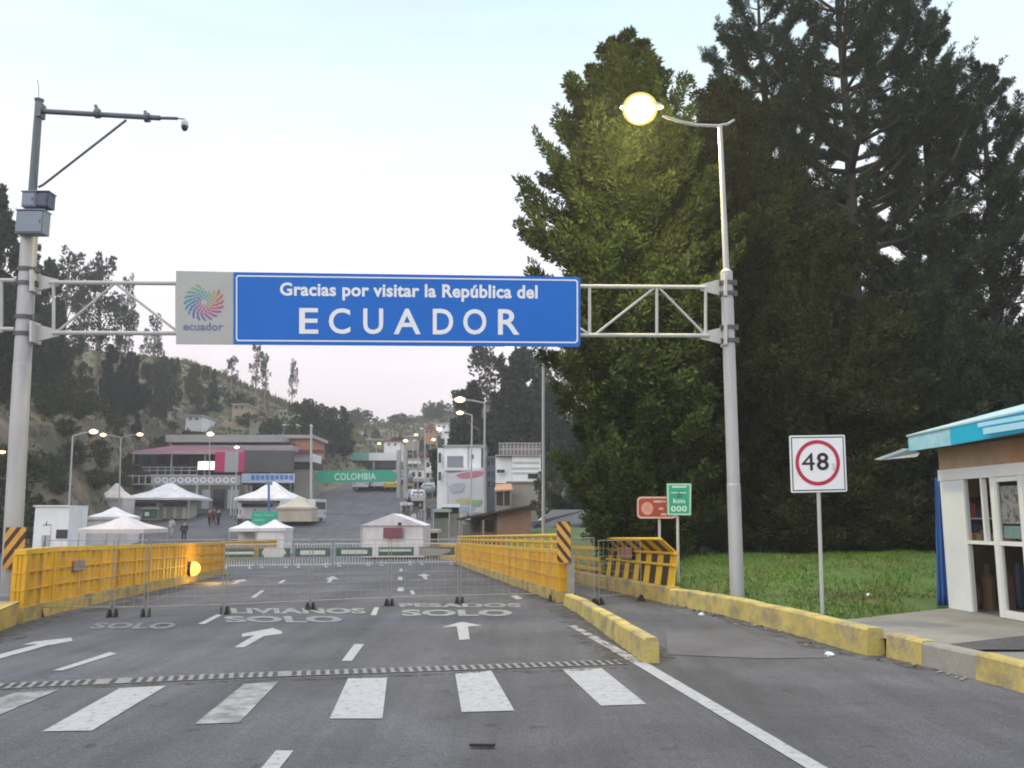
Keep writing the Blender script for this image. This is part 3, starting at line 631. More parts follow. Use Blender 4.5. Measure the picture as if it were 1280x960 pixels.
# ================================================================== BRIDGE WALLS
def wall(name, A, B, h, label, cols, rail=0, rib=.32, top_over=.02, m=M_YEL, base=.22):
    A, B = Vector(A), Vector(B); L_ = (B-A).length; d = (B-A)/L_; nn = Vector((d.y, -d.x))
    t = thing(name, label, 'bridge wall', (A.x, A.y, gz(A.y)))
    K = max(2, int(L_/1.2)); pts = [A+d*(L_*i/K) for i in range(K+1)]
    W = lambda s, o, z: Vector((A.x+d.x*s+nn.x*o, A.y+d.y*s+nn.y*o, gz(A.y+d.y*s)+z))
    mb = MB()
    for i in range(K): mb.hexa(W, L_*i/K, L_*(i+1)/K, -.12, .12, -.1, base)
    mb.build('base', M_KERB, t)
    mb = MB(); NR = int(L_/rib)
    for i in range(NR):          # trapezoid ribs
        s0, s1 = L_*i/NR, L_*(i+1)/NR; a = (s1-s0)
        P4 = [(s0,.03),(s0+a*.3,.03),(s0+a*.42,.075),(s0+a*.85,.075),(s1,.03)]
        for (u0,o0),(u1,o1) in zip(P4[:-1], P4[1:]):
            for sg_ in (1, -1): mb.sheet([W(u0, o0*sg_, base), W(u1, o1*sg_, base), W(u1, o1*sg_, h-.06), W(u0, o0*sg_, h-.06)])
    mb.build('ribbed_panel', m, t, fix=False)
    for zr in ((h-.08, h),):
        mb = MB()
        for i in range(K): mb.hexa(W, L_*i/K, L_*(i+1)/K, -.085, .085, zr[0]+.001, zr[1])
        mb.build('top_cap', M_YELR, t)
    mb = MB()
    for zz_ in (base+.25, base+.52):
        for i in range(K): mb.hexa(W, L_*i/K, L_*(i+1)/K, -.09, .09, zz_, zz_+.025)
    mb.build('cross_rail', m, t)
    for i in range(K+1):
        s = min(max(L_*i/K, .06), L_-.06)
        mb = MB(); mb.hexa(W, s-.045, s+.045, -.1, .1, base, h-.085); mb.build('post', m, t)
    if rail:
        for i in range(K+1):
            s = min(max(L_*i/K, .06), L_-.06); mb = MB(); mb.tube([W(s, 0, h), W(s, 0, h+rail)], .028, 8); mb.build('rail_post', M_YELR, t)
        for zz_ in (h+rail*.5, h+rail):
            mb = MB(); mb.tube([W(L_*i/K, 0, zz_) for i in range(K+1)], .034, 8); mb.build('handrail', M_YELR, t)
    return t, W, L_
LWA, LWB = tuple(on_plane(22, 730, (-7.55, 13.6), (-9.73, 29.5)).xy), tuple(G(277, 718).xy)
lw, LW, LL = wall('bridge_wall', LWA, LWB, 1.1, 'ribbed yellow bridge wall along the left side of the road', 0)
RWA, RWB = tuple(G(704, 753).xy), tuple(G(572, 704.5).xy)
rw, RW, RLn = wall('bridge_wall', RWA, RWB, 1.02, 'ribbed yellow bridge wall with pipe handrail right of the road', 0, rail=.28)
wall('bridge_wall', tuple(P(278, 690, 46).xy), tuple(P(344, 690, 60).xy), 1.05, 'far piece of yellow wall behind the barricades at left', 0)
wall('bridge_wall', tuple(P(572, 690, 47).xy), tuple(P(534, 690, 60).xy), .9, 'far piece of yellow wall beside the white tent', 0)
wall('bridge_wall', (-8.6, 13.9), (-14, 12.4), 1.02, 'short yellow wall left of the left gantry pole', 0)
# grey plate on the left wall
mb = MB(); p = on_plane(90, 707, LWA, LWB); d_ = (Vector(LWB)-Vector(LWA)).normalized(); s_ = (Vector((p.x, p.y))-Vector(LWA)).length
mb.hexa(LW, s_-.25, s_+.35, .105, .115, p.z-gz(p.y)-.09, p.z-gz(p.y)+.09)
tag(mb.build('wall_plate', mat('weathered_grey_plate', (.24,.20,.20), .6, .3, 5), loc=p), 'small weathered grey plate fixed to the left yellow wall', 'plate')
# amber beacon lamp on the left wall
p = on_plane(231, 711, LWA, LWB); n_ = Vector((d_.y, -d_.x, 0)); p = p + n_*.2
bt = thing('warning_lamp', 'round glowing amber warning lamp fixed to the left yellow wall', 'warning lamp', p)
mb = MB(); mb.tube([p-n_*.1, p-n_*.01], .2, 18); mb.build('housing', M_BLACK, bt)
mb = MB(); mb.ell(p+n_*.02, (.2,.2,.2), 16, 10); mb.build('lens', M_AMBER, bt, smooth=True)
pl = bpy.data.lights.new('beacon_glow', 'POINT'); pl.energy = 45; pl.color = (1, .62, .12); pl.shadow_soft_size = .2
po = bpy.data.objects.new('beacon_glow', pl); C.objects.link(po); po.location = p + n_*.6
# right wall end: pale post with hazard board
e0 = Vector((RWA[0]+.14, RWA[1]-.16))
mb = MB(); mb.bx(e0.x-.07, e0.x+.07, e0.y-.07, e0.y+.07, 0, .85); mb.build('end_post', M_CONC2, rw)
a, b = P(696, 652, e0.y-.1), P(713.5, 703, e0.y-.1)
hb = thing('hazard_board', 'black and yellow striped hazard board at the end of the right wall', 'hazard board', ((a.x+b.x)/2, e0.y-.1, b.z))
mb = MB(); mb.bx(a.x, b.x, e0.y-.115, e0.y-.095, b.z, a.z); mb.build('board', hr, hb)
mb = MB(); mb.tube([Vector(((a.x+b.x)/2+.03, e0.y-.04, .8)), Vector(((a.x+b.x)/2+.03, e0.y-.04, a.z-.05))], .03, 8); mb.build('post', M_YELR, hb)
# striped guard railing along the path
gr = thing('guard_railing', 'cranked yellow and black striped guard railing on the path kerb', 'guard railing', (2.98, 17.25, 0))
A_, B_ = Vector((3.05, 17.4)), Vector((2.32, 22.8)); L_ = (B_-A_).length; d_ = (B_-A_)/L_; nn = Vector((d_.y, -d_.x))
GW = lambda s, o, z: Vector((A_.x+d_.x*s+nn.x*o, A_.y+d_.y*s+nn.y*o, gz(A_.y+d_.y*s)+z))
prof = [(.06, .3), (.16, .95), (-.14, 1.22)]
NB = 13
for i in range(NB):
    s0 = L_*i/NB; s1 = s0 + L_/NB*.93
    mb = MB()
    for (o0, z0), (o1, z1) in zip(prof[:-1], prof[1:]):
        mb.add([GW(s0,o0,z0), GW(s1,o0,z0), GW(s1,o1,z1), GW(s0,o1,z1), GW(s0,o0+.03,z0), GW(s1,o0+.03,z0), GW(s1,o1+.03,z1), GW(s0,o1+.03,z1)], [(0,1,2,3),(7,6,5,4),(0,4,5,1),(1,5,6,2),(2,6,7,3),(3,7,4,0)])
    mb.build('slat', M_YELR if i % 2 == 0 else mat('black_slat_paint', (.035,.018,.012), .5, .2, 5), gr)
for o_, z_ in ((-.15, 1.23), (.135, .95), (.115, .72)):
    mb = MB(); mb.tube([GW(-.05, o_-.02, z_), GW(L_*.5, o_-.02, z_), GW(L_+.05, o_-.02, z_)], .03, 8); mb.build('rail', M_YELR, gr)
mb = MB(); c_ = GW(L_*.62, -.06, .92); mb.hexa(GW, L_*.52, L_*.72, .02, .035, .78, 1.03); mb.build('notice_plate', M_SGREY if False else mat('faded_red_plate', (.32,.17,.13), .6, .3, 8), gr)
# plain railing farther along the path
rl = thing('path_railing', 'plain yellow tube railing along the footpath behind the fence', 'railing', (*B_, gz(B_.y)))
C_ = Vector((.6, 33.0)); L2 = (C_-B_).length; d2_ = (C_-B_)/L2
RW2 = lambda s, z: Vector((B_.x+d2_.x*s, B_.y+d2_.y*s, gz(B_.y+d2_.y*s)+z))
for i in range(9):
    mb = MB(); mb.bar(RW2(.3+L2*i/9, .3), RW2(.3+L2*i/9, 1.0), .07, .07); mb.build('post', M_YEL, rl)
for z_ in (.45, .7, .98):
    mb = MB(); mb.bar(RW2(.2, z_), RW2(L2, z_), .06, .08); mb.build('rail', M_YEL, rl)
# ================================================================== TEMPORARY MESH FENCE
FP = [(45,772),(139,771.5),(181,771),(279,768),(387,762.5),(486,757.5),(574,754.5),(690,752)]
def fence_panel(A, B, label, h=1.22):
    t = thing('mesh_fence_panel', label, 'fence panel', (*((A+B)/2).xy, (A.z+B.z)/2), 'temporary fence panels across the road')
    d = (B-A); L_ = d.length; d = d/L_; g_ = .03
    a = A + d*g_; b = B - d*g_; up = Vector((0,0,1)); mb = MB()
    for p in (a, b): mb.tube([p+up*.03, p+up*h], .008, 6)
    mb.tube([a+up*h, b+up*h], .008, 6); mb.tube([a+up*.16, b+up*.16], .008, 6)
    mb.build('frame', M_WIRE, t)
    mb = MB(); k = max(3, int(L_/.14))
    for i in range(1, k): p = a+(b-a)*(i/k); mb.tube([p+up*.16, p+up*h], .0026, 3, cap=False)
    for i in range(1, 7): mb.tube([a+up*(.16+(h-.16)*i/7), b+up*(.16+(h-.16)*i/7)], .003, 3, cap=False)
    mb.build('wire_mesh', M_WIRE, t, fix=False)
    nn = Vector((-d.y, d.x, 0))
    for p in (a+d*.02, b-d*.02):
        mb = MB(); mb.plate([p-nn*.11, p+nn*.11, p+nn*.025+up*.13, p-nn*.025+up*.13], d*.03); mb.build('foot', M_RUBBER, t)
pos = ['nearest the left gantry pole', 'short one, second from the left', 'below the amber warning lamp', 'behind the left lane arrow', 'in the middle of the road', 'behind the right lane arrow', 'touching the right yellow wall']
GP = [G(x, y) for x, y in FP]
for i in range(len(GP)-1): fence_panel(GP[i], GP[i+1], 'thin wire mesh fence panel ' + pos[i])
fence_panel(G(716, 748.5), G(744, 757), 'narrow wire mesh fence panel beside the right hazard board', 1.25); fence_panel(G(748, 756), G(803, 751.5), 'wire mesh fence panel across the footpath', 1.2)
# ================================================================== WHITE BARRICADES
BP_ = [(276,318,711,0),(321,363,710,1),(367,413,709.5,2),(418,466,708,3),(471,518,707,4),(522,569,706,5)]
bl = ['green and white board, leftmost of the row', 'dark board with an arrow gap, second of the row', 'dark ringed board, third of the row', 'dark ringed board, fourth of the row below the white tent', 'two tone board, fifth of the row', 'grey board, rightmost of the row against the right wall']
M_BBRD = mat('barricade_board_green', (.06,.13,.10), .5, .15, 4); M_BFR = mat('barricade_white', (.60,.62,.60), .5, .1, 4)
for (x0, x1, y, i), lab in zip(BP_, bl):
    A = G(x0, y); B = G(x1, y-.6); d = (B-A); L_ = d.length; d /= L_; up = Vector((0,0,1)); nn = Vector((d.y, -d.x, 0))
    t = thing('barricade', 'white crowd barricade with ' + lab, 'barricade', (*((A+B)/2).xy, A.z), 'crowd barricades across the bridge')
    h = .98; mb = MB(); mb.tube([A+up*.12, A+up*h, B+up*h, B+up*.12, A+up*.12], .022, 6); mb.build('frame', M_BFR, t)
    mb = MB(); k = 13
    for j in range(1, k): mb.tube([A+(B-A)*(j/k)+up*.12, A+(B-A)*(j/k)+up*h], .012, 5)
    mb.build('bars', M_BFR, t)
    for p in (A+d*.2, B-d*.2):
        mb = MB(); mb.bar(p-nn*.28+up*.02, p+nn*.28+up*.02, .05, .03); mb.bar(p+up*.02, p+up*.2, .03, .03); mb.build('foot', M_BFR, t)
    mb = MB(); q = lambda u, z, o=.03: A+d*(L_*u)+up*z+nn*o
    mb.plate([q(.03,.44), q(.97,.44), q(.97,.83), q(.03,.83)], nn*.015); mb.build('board', M_BBRD, t)
    mb = MB(); o = .05
    if i == 0: mb.plate([q(.1,.58,o), q(.97,.58,o), q(.97,.68,o), q(.1,.68,o)], nn*.004)
    elif i == 1: mb.plate([q(.2,.44,o), q(.75,.44,o), q(.85,.63,o), q(.75,.83,o), q(.2,.83,o), q(.12,.63,o)], nn*.004)
    elif i in (2, 3): mb.plate([q(.16,.53,o), q(.84,.53,o), q(.84,.72,o), q(.16,.72,o)], nn*.004)
    elif i == 4: mb.plate([q(.05,.62,o), q(.9,.62,o), q(.9,.74,o), q(.05,.74,o)], nn*.004)
    else: mb.plate([q(.03,.44,o), q(.6,.44,o), q(.86,.60,o), q(.86,.72,o), q(.03,.78,o)], nn*.004)
    mb.build('board_inset', M_BFR if i != 5 else M_SGREY, t)
# ================================================================== ROAD SIGNS ON THE RIGHT
# speed sign
Ys = G(1028, 767, .22).y; yb = P(1028, 767, Ys)
ss = thing('speed_limit_sign', 'square white 48 speed limit sign with red ring on thin post', 'road sign', (yb.x, Ys, .15))
mb = MB(); mb.tube([Vector((yb.x, Ys, .1)), P(1023, 612, Ys), P(1022, 552, Ys)], .028, 10); mb.build('post', M_TRUSS, ss)
F4 = bil(P(986.5, 544.5, Ys-.05), P(1056, 543.5, Ys-.05), P(1059, 614.5, Ys-.05), P(989, 616, Ys-.05)); ey = Vector((0, -.004, 0))
mb = MB(); mb.plate([F4(0,.02), F4(.02,0), F4(.98,0), F4(1,.02), F4(1,.98), F4(.98,1), F4(.02,1), F4(0,.98)], (0, .012, 0)); mb.build('board', M_SWHITE, ss)
mb = MB(); ring(mb, [F4(.028,.028), F4(.972,.028), F4(.972,.972), F4(.028,.972)], [F4(.045,.045), F4(.955,.045), F4(.955,.955), F4(.045,.955)], ey); mb.build('border_line', M_BLACK, ss, fix=False)
mb = MB(); ring(mb, [F4(.492+.40*math.cos(a), .515+.40*math.sin(a)) for a in np.linspace(0, 2*math.pi, 49)[:-1]], [F4(.492+.335*math.cos(a), .515+.335*math.sin(a)) for a in np.linspace(0, 2*math.pi, 49)[:-1]], ey); mb.build('red_ring', M_SRED, ss, fix=False)
mb = MB(); put_text(mb, '4', lambda u, v: F4(.205+.235*u, .38+.31*v)+ey, .0); put_text(mb, '8', lambda u, v: F4(.475+.215*u, .38+.31*v)+ey, .02); mb.build('numerals', M_BLACK, ss, fix=False)
mb = MB(); put_text(mb, 'km/h', lambda u, v: F4(.745+.05*(1-v), .38+.12*u)+ey, .01); mb.build('small_lettering', mat('grey_ink', (.3,.3,.3), .5, .1, 4), ss, fix=False)
# km 000 sign
Yk = 18.6
ks = thing('distance_sign', 'green rectangular km 000 sign on a thin post', 'road sign', (P(847, 735, Yk).x, Yk, .2))
mb = MB(); mb.tube([Vector((P(848, 735, Yk).x, Yk, .1)), P(846.5, 610, Yk)], .03, 8); mb.build('post', M_TRUSS, ks)
F5 = bil(P(833, 604, Yk-.05), P(864.5, 604, Yk-.05), P(864, 644.5, Yk-.05), P(834, 644.5, Yk-.05))
mb = MB(); mb.plate([F5(0,0), F5(1,0), F5(1,1), F5(0,1)], (0,.012,0)); mb.build('board', M_SGREEN, ks)
mb = MB(); ring(mb, [F5(.02,.02), F5(.98,.02), F5(.98,.98), F5(.02,.98)], [F5(.085,.065), F5(.915,.065), F5(.915,.935), F5(.085,.935)], ey); mb.build('border_line', mat('pale_green', (.38,.55,.47), .5, .08, 4), ks, fix=False)
mb = MB(); put_text(mb, 'km', lambda u, v: F5(.26+.48*u, .38+.15*v)+ey, .03); put_text(mb, '000', lambda u, v: F5(.16+.66*u, .12+.18*v)+ey, .035, 1.1)
for (u0, u1, v0, v1) in ((.22,.80,.86,.91),(.18,.46,.69,.72),(.52,.80,.69,.72)): mb.sheet([F5(u0,v0)+ey, F5(u1,v0)+ey, F5(u1,v1)+ey, F5(u0,v1)+ey])
mb.build('lettering', mat('pale_green_ink', (.45,.66,.60), .5, .08, 4), ks, fix=False)
mb = MB(); mb.sheet([F5(.42,.56)+ey, F5(.60,.56)+ey, F5(.62,.66)+ey, F5(.51,.70)+ey, F5(.40,.66)+ey]); mb.build('shield', mat('shield_blue', (.05,.14,.24), .5, .1, 4), ks, fix=False)
# brown sign behind it
Yb = 19.6
bs_ = thing('tourist_sign', 'reddish brown rounded sign partly behind the green km sign', 'road sign', (P(824, 735, Yb).x, Yb, .2))
mb = MB(); mb.tube([Vector((P(825, 735, Yb).x, Yb, .1)), P(824, 630, Yb)], .03, 8); mb.build('post', M_TRUSS, bs_)
F6 = bil(P(796, 620.5, Yb-.05), P(846, 620.5, Yb-.05), P(846, 648.5, Yb-.05), P(796, 648.5, Yb-.05))
def rr(f, a, b, c_, d_, r_, asp=1.0): 
    out = []
    for (cx_, cy_, t0) in ((c_-r_, d_-r_*asp, 0), (a+r_, d_-r_*asp, 90), (a+r_, b+r_*asp, 180), (c_-r_, b+r_*asp, 270)):
        for k in range(5): t = R(t0+k*22.5); out.append(f(cx_+r_*math.cos(t), cy_+r_*asp*math.sin(t)))
    return out
mb = MB(); mb.plate(rr(F6, 0, 0, 1, 1, .1, 1.8), (0,.012,0)); mb.build('board', M_SBROWN, bs_)
mb = MB(); ring(mb, rr(F6, .01, .015, .99, .985, .1, 1.8), rr(F6, .045, .09, .955, .91, .08, 1.8), ey); mb.build('border_line', mat('dusty_pink', (.52,.40,.36), .5, .1, 4), bs_, fix=False)
mb = MB(); mb.plate([F6(.26+.15*math.cos(a), .46+.30*math.sin(a))+ey for a in np.linspace(0, 2*math.pi, 15)[:-1]], (0,-.003,0)); mb.build('pictogram', mat('faded_pink', (.50,.26,.20), .5, .3, 8), bs_)
mb = MB()
for (u0, u1, v0, v1) in ((.42,.62,.72,.82),(.64,.72,.74,.80),(.55,.66,.40,.50),(.60,.74,.15,.25)): mb.sheet([F6(u0,v0)+ey, F6(u1,v0)+ey, F6(u1,v1)+ey, F6(u0,v1)+ey])
mb.build('lettering', mat('pale_pink_ink', (.55,.36,.32), .5, .1, 4), bs_, fix=False)
# ================================================================== KIOSK
kv = Vector((.067, -1, 0)).normalized(); kn = Vector((-1, -.067, 0)).normalized(); KO = Vector((6.72, 13.9, .205))
KW = lambda t, o, z: KO + kv*t + kn*o + Vector((0,0,z))
kk = thing('kiosk', 'small white roadside kiosk with sky blue roof and glass front', 'kiosk', KO)
mb = MB(); mb.hexa(KW, .0, .60, -.08, 0, 0, 1.95); mb.build('wall_panel', M_KWHITE, kk)
mb = MB(); mb.hexa(KW, -.02, 6, -.1, .012, 1.952, 2.12); mb.build('header', M_KFRAME, kk)
mb = MB(); mb.hexa(KW, -.02, 6, -.1, -.02, 2.122, 2.46); mb.build('frieze_board', M_TAN, kk)
mb = MB(); mb.hexa(KW, .0, 6, -2.6, -2.52, -.2, 2.4); mb.build('back_wall', M_BEIGE, kk)
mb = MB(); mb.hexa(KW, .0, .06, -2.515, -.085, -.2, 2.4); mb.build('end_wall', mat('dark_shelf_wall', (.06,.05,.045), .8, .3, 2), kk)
mb = MB(); mb.hexa(KW, .003, 6, -2.52, -.0, -.3, .012); mb.build('floor_slab', M_CONC, kk)
for (t0, t1) in ((.60, .64), (1.30, 1.40), (1.93, 2.02), (2.6, 2.68)):
    mb = MB(); mb.hexa(KW, t0, t1, -.07, .01, .014, 1.95); mb.build('mullion', M_KFRAME, kk)
mb = MB(); mb.hexa(KW, .64, 1.30, -.07, .005, 1.0, 1.05); mb.build('window_sill', M_KFRAME, kk)
mb = MB(); mb.hexa(KW, 1.06, 1.10, -.07, .003, 1.052, 1.95); mb.build('window_bar', M_KFRAME, kk)
for (t0, t1) in ((1.40, 1.93), (2.02, 2.6)):
    dr = MB(); dr.hexa(KW, t0+.003, t1-.003, -.05, .0, .016, .12); dr.hexa(KW, t0+.003, t1-.003, -.05, .0, 1.0, 1.06); dr.hexa(KW, t0+.003, t1-.003, -.05, .0, 1.88, 1.948); dr.hexa(KW, t0+.003, t0+.025, -.048, -.002, .016, 1.948); dr.hexa(KW, t1-.025, t1-.003, -.048, -.002, .016, 1.948)
    dd = dr.build('door', M_KFRAME, kk)
    mg = bpy.data.materials.get('clear_glass')
    if mg is None:
        mg = bpy.data.materials.new('clear_glass'); mg.use_nodes = True; N_ = mg.node_tree.nodes; Lk = mg.node_tree.links; b_ = N_['Principled BSDF']
        b_.inputs['Roughness'].default_value = .04; b_.inputs['Base Color'].default_value = (.02,.025,.025,1); b_.inputs['Alpha'].default_value = .14
    mb = MB(); mb.hexa(KW, t0+.01, t1-.01, -.03, -.022, .12, 1.0); mb.hexa(KW, t0+.01, t1-.01, -.03, -.022, 1.06, 1.88); mb.build('pane', mg, dd)
mb = MB(); mb.hexa(KW, .64, 1.06, -.03, -.022, 1.052, 1.95); mb.hexa(KW, .64, 1.30, -.03, -.022, .02, 1.0); mb.build('window_pane', mg, kk)
# roof: fascia, sheet
mb = MB(); f0, f1 = KW(-.45, .42, 0), KW(6.2, .42, 0)
mb.hexa(KW, -.16, 1.05, .32, .38, 2.43, 2.68); mb.build('fascia', M_FASC, kk)
mb = MB(); mb.hexa(lambda t, o, z: KW(t, o, z + (t-1.05)*.02), 1.053, 6.2, .32, .39, 2.43, 2.70); mb.build('sign_fascia', M_FASC2, kk)
mb = MB(); mb.sheet([KW(1.85,.456,2.61), KW(3.2,.456,2.61), KW(3.2,.456,2.665), KW(1.85,.456,2.665)]); mb.sheet([KW(1.96,.456,2.50), KW(3.0,.456,2.50), KW(3.0,.456,2.585), KW(1.96,.456,2.585)]); mb.build('sign_stripe', mat('pale_blue_ink', (.35,.62,.80), .5, .05, 4), kk, fix=False)
mb = MB(); mb.add([KW(-.18,.40,2.685), KW(6.2,.40,2.80), KW(6.2,-1.1,3.35), KW(-.1,-1.1,3.02), KW(-.18,.40,2.66), KW(6.2,.40,2.775), KW(6.2,-1.1,3.3), KW(-.1,-1.1,3.0)], [(0,1,2,3),(7,6,5,4),(0,4,5,1),(1,5,6,2),(2,6,7,3),(3,7,4,0)]); mb.build('roof', M_ROOFB, kk)
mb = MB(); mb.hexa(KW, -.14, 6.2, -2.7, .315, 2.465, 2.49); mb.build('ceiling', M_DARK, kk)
mb = MB(); a = [P(1100, 575, 15.0), P(1138, 561, 14.5), P(1150, 566, 14.4), P(1146, 571, 14.4)]; mb.plate(a, (.02,.3,.03)); mb.build('side_awning', mat('grey_awning_sheet', (.20,.24,.28), .5, .2, 3), kk)
# goods on show
random.seed(4)
def goods(o0, o1, t0, z, n, hmax, cols, lab):
    for i in range(n):
        o = o0+(o1-o0)*(i+.5)/n; wd = abs(o1-o0)/n*.85; h = hmax*random.uniform(.55, 1); mb = MB()
        s = random.choice((0, 1, 2)); tt = t0+random.uniform(-.05,.05); c = KW(tt, o, z)
        if s == 0: mb.hexa(KW, tt-.06, tt+.06, o-wd/2, o+wd/2, z+.002, z+h); mb.hexa(KW, tt-.03, tt+.03, o-wd*.3, o+wd*.3, z+h+.001, z+h*1.12)
        elif s == 1: mb.tube([c, c+Vector((0,0,h*.7)), c+Vector((0,0,h*.8)), c+Vector((0,0,h))], [wd/2, wd/2, wd/5, wd/5], 10)
        else: mb.ell(c+Vector((0,0,h*.5)), (wd/2, .07, h*.5), 10, 7)
        col = random.choice(cols); ob = mb.build('shop_goods', MATS['goods_'+col], loc=c); tag(ob, lab, 'shop goods', 'goods ' + lab)
for z_ in (1.03, 1.38):
    mb = MB(); mb.hexa(KW, .065, .50, -1.5, -.09, z_-.02, z_); mb.build('display_shelf', M_KFRAME, kk)
mb = MB(); mb.hexa(KW, .065, .09, -1.4, -.09, 1.70, 2.1); mb.build('display_back', mat('ochre_board', (.30,.19,.09), .8, .2, 3), kk)
goods(-.12, -1.3, .38, 1.032, 9, .17, ['orange','orange','cream','orange'], 'small orange snack packets on the lower display shelf in the kiosk window')
goods(-.12, -1.3, .18, 1.032, 6, .28, ['navy','teal','navy','green'], 'dark bottles behind the snack packets in the kiosk window')
goods(-.12, -1.3, .30, 1.382, 6, .24, ['brown','red','brown','navy'], 'brown and red bundles on the upper display shelf in the kiosk window')
goods(-.15, -1.3, .30, .015, 5, .75, ['navy','brown','navy'], 'dark sacks standing on the floor behind the lower kiosk window')
mb = MB(); mb.hexa(KW, .95, 1.0, -1.6, -.75, .015, 1.9); tag(mb.build('display_rack', mat('pale_rack', (.30,.34,.33), .6, .5, 9), loc=KW(.97,-1.1,0)), 'pale wire rack of packets behind the kiosk door', 'rack')
goods(-.80, -1.55, 1.08, .9, 5, .5, ['cream','teal','cream','green'], 'pale packets hanging behind the kiosk door glass')
mb = MB(); mb.plate([KW(2.06+.26+.22*math.cos(a), .0, 1.75+.15*math.sin(a)) for a in np.linspace(0, 2*math.pi, 17)[:-1]], kn*.012); tag(mb.build('shop_placard', MATS['goods_red'], loc=KW(2.3,0,1.75)), 'round red placard stuck on the kiosk door glass', 'placard')
for (t0, t1, z0, z1, m_, lb) in ((1.46, 1.88, 1.30, 1.82, mat('faded_notice_paper', (.36,.36,.37), .7, .5, 14, col2=(.10,.10,.12), thr=.56, soft=.05, scale2=9), 'large faded grey paper notice stuck inside the kiosk door glass'), (1.47, 1.86, 1.10, 1.27, mat('teal_notice_paper', (.22,.36,.36), .7, .3, 9), 'teal paper strip below the grey notice on the kiosk door')):
    mb = MB(); mb.hexa(KW, t0, t1, -.044, -.040, z0, z1); tag(mb.build('notice', m_, loc=KW(t0, 0, z0)), lb, 'notice')
# blue tarpaulin at the far corner
mb = MB(); vs = []; nu, nv = 14, 12
for j in range(nv+1):
    for i in range(nu+1):
        u = i/nu; v = j/nv; z = 1.98*(1-v)+.03; o = -.1 + .21*u*(.55+.45*v); t = -.06 - .05*math.sin(u*15+v*2)*(.4+.6*v) - .06*v
        vs.append(KW(t, o, z))
mb.add(vs, [(j*(nu+1)+i, j*(nu+1)+i+1, (j+1)*(nu+1)+i+1, (j+1)*(nu+1)+i) for j in range(nv) for i in range(nu)])
o = mb.build('tarpaulin', M_TARP, loc=KW(-.05,0,0), smooth=True, fix=False); tag(o, 'rolled blue tarpaulin hanging at the corner of the kiosk', 'tarpaulin')
so_ = o.modifiers.new('thickness', 'SOLIDIFY'); so_.thickness = .015
# ================================================================== FAR SIDE: BUILDINGS
def px_thing(name, label, cat, px, py, Y, group=None, z=None):
    p = P(px, py, Y); return thing(name, label, cat, (p.x, Y, terr(p.x, Y) if z is None else z), group)
def part_box(name, m, t, x0, y0, x1, y1, Y, depth):
    mb = MB(); pbox(mb, x0, y0, x1, y1, Y, depth); return mb.build(name, m, t)
# checkpoint canopy behind
t = px_thing('checkpoint_canopy', 'long flat grey roofed canopy at the back of the far plaza', 'canopy', 290, 600, 108)
part_box('fascia', M_ROOFG, t, 207, 543.5, 352, 552.5, 108, 14)
part_box('lower_fascia', mat('pinkish_sheet', (.36,.29,.31), .7, .15, .8), t, 213, 556.5, 366, 563, 107.5, 15)
part_box('under_roof_shade', M_DARK, t, 215, 552.8, 362, 556.2, 109, 12)  # dark box standing in for the shade below the upper roof
for x in (225, 262, 300, 338): part_box('column', M_TRUSS, t, x, 563.3, x+2, 640, 108, .3)
t = px_thing('orange_building', 'orange plastered upper storey block beside the white mast', 'building', 372, 600, 112)
part_box('wall', M_ORANGE, t, 352, 548, 389, 570, 112, 8); part_box('roof', M_ROOFG, t, 348, 543.5, 392, 547.7, 111.5, 9)
part_box('red_eave', M_ROOFR, t, 366, 562, 404, 566, 110.5, 1.2); part_box('white_wall', M_WHITE, t, 366, 566.5, 389, 577, 111.8, 6); part_box('window_band', M_DARK, t, 366, 577.5, 392, 586, 111.7, 6)
part_box('lower_wall', M_BEIGE, t, 366, 586.5, 390, 650, 111.9, 6)
# dark red roofed building
t = px_thing('immigration_building', 'low building with dark red roof and open balcony on the far plaza', 'building', 230, 620, 100)
mb = MB(); a, b, c_, d = P(163, 564.5, 99), P(305, 566, 99), P(305, 560.5, 107), P(215, 557, 107)
mb.plate([a, b, c_, d], (0, 0, -.25)); mb.build('roof', M_ROOFR, t)
part_box('roof_edge', mat('pink_grey_edge', (.42,.32,.36), .6, .15, 1), t, 164, 565, 270, 567.5, 98.8, .15)
part_box('back_wall', mat('maroon_wall', (.06,.035,.045), .8, .3, .6), t, 166, 568, 303, 594, 104, 1)
part_box('lower_wall', M_BEIGE, t, 170, 606, 305, 646, 101.5, 3)
for x in (165, 213, 255): part_box('column', M_TRUSS, t, x, 568, x+1.6, 596, 99.2, .15)
mb = MB()
for y in (583.5, 587.5, 593): pbox(mb, 166, y, 247, y+1, 99, .08)
for x in range(166, 248, 10): pbox(mb, x, 584.6, x+1, 593, 99.02, .05)
mb.build('balcony_railing', M_TRUSS, t)
for x0, x1 in ((176, 188), (196, 206), (222, 236)): part_box('window', M_GLASSD, t, x0, 570, x1, 580, 103.9, .08)
for x0, x1, m in ((252, 262, M_KFRAME), (266, 280, M_GLASSD), (284, 298, M_KFRAME)): part_box('counter_front', m, t, x0, 612, x1, 642, 101.3, .15)
t = px_thing('lit_sign', 'brightly lit white sign box beside the crimson banner', 'sign', 257, 600, 98.2, z=P(257,588,98.2).z)
part_box('case', M_KFRAME, t, 247, 576.5, 268.5, 587.5, 98.3, .3); part_box('lit_face', M_LITSIGN, t, 247.5, 577, 268, 587, 98.25, .04)
t = px_thing('banner', 'crimson and grey striped banner left of the dark screen', 'banner', 286, 600, 98, z=P(286,590,98).z)
for x0, x1, m in ((268.6, 281, M_PINK), (281.1, 297.9, M_SGREY), (298, 306, M_PINK)): part_box('stripe', m, t, x0, 565, x1, 590, 98, .12)
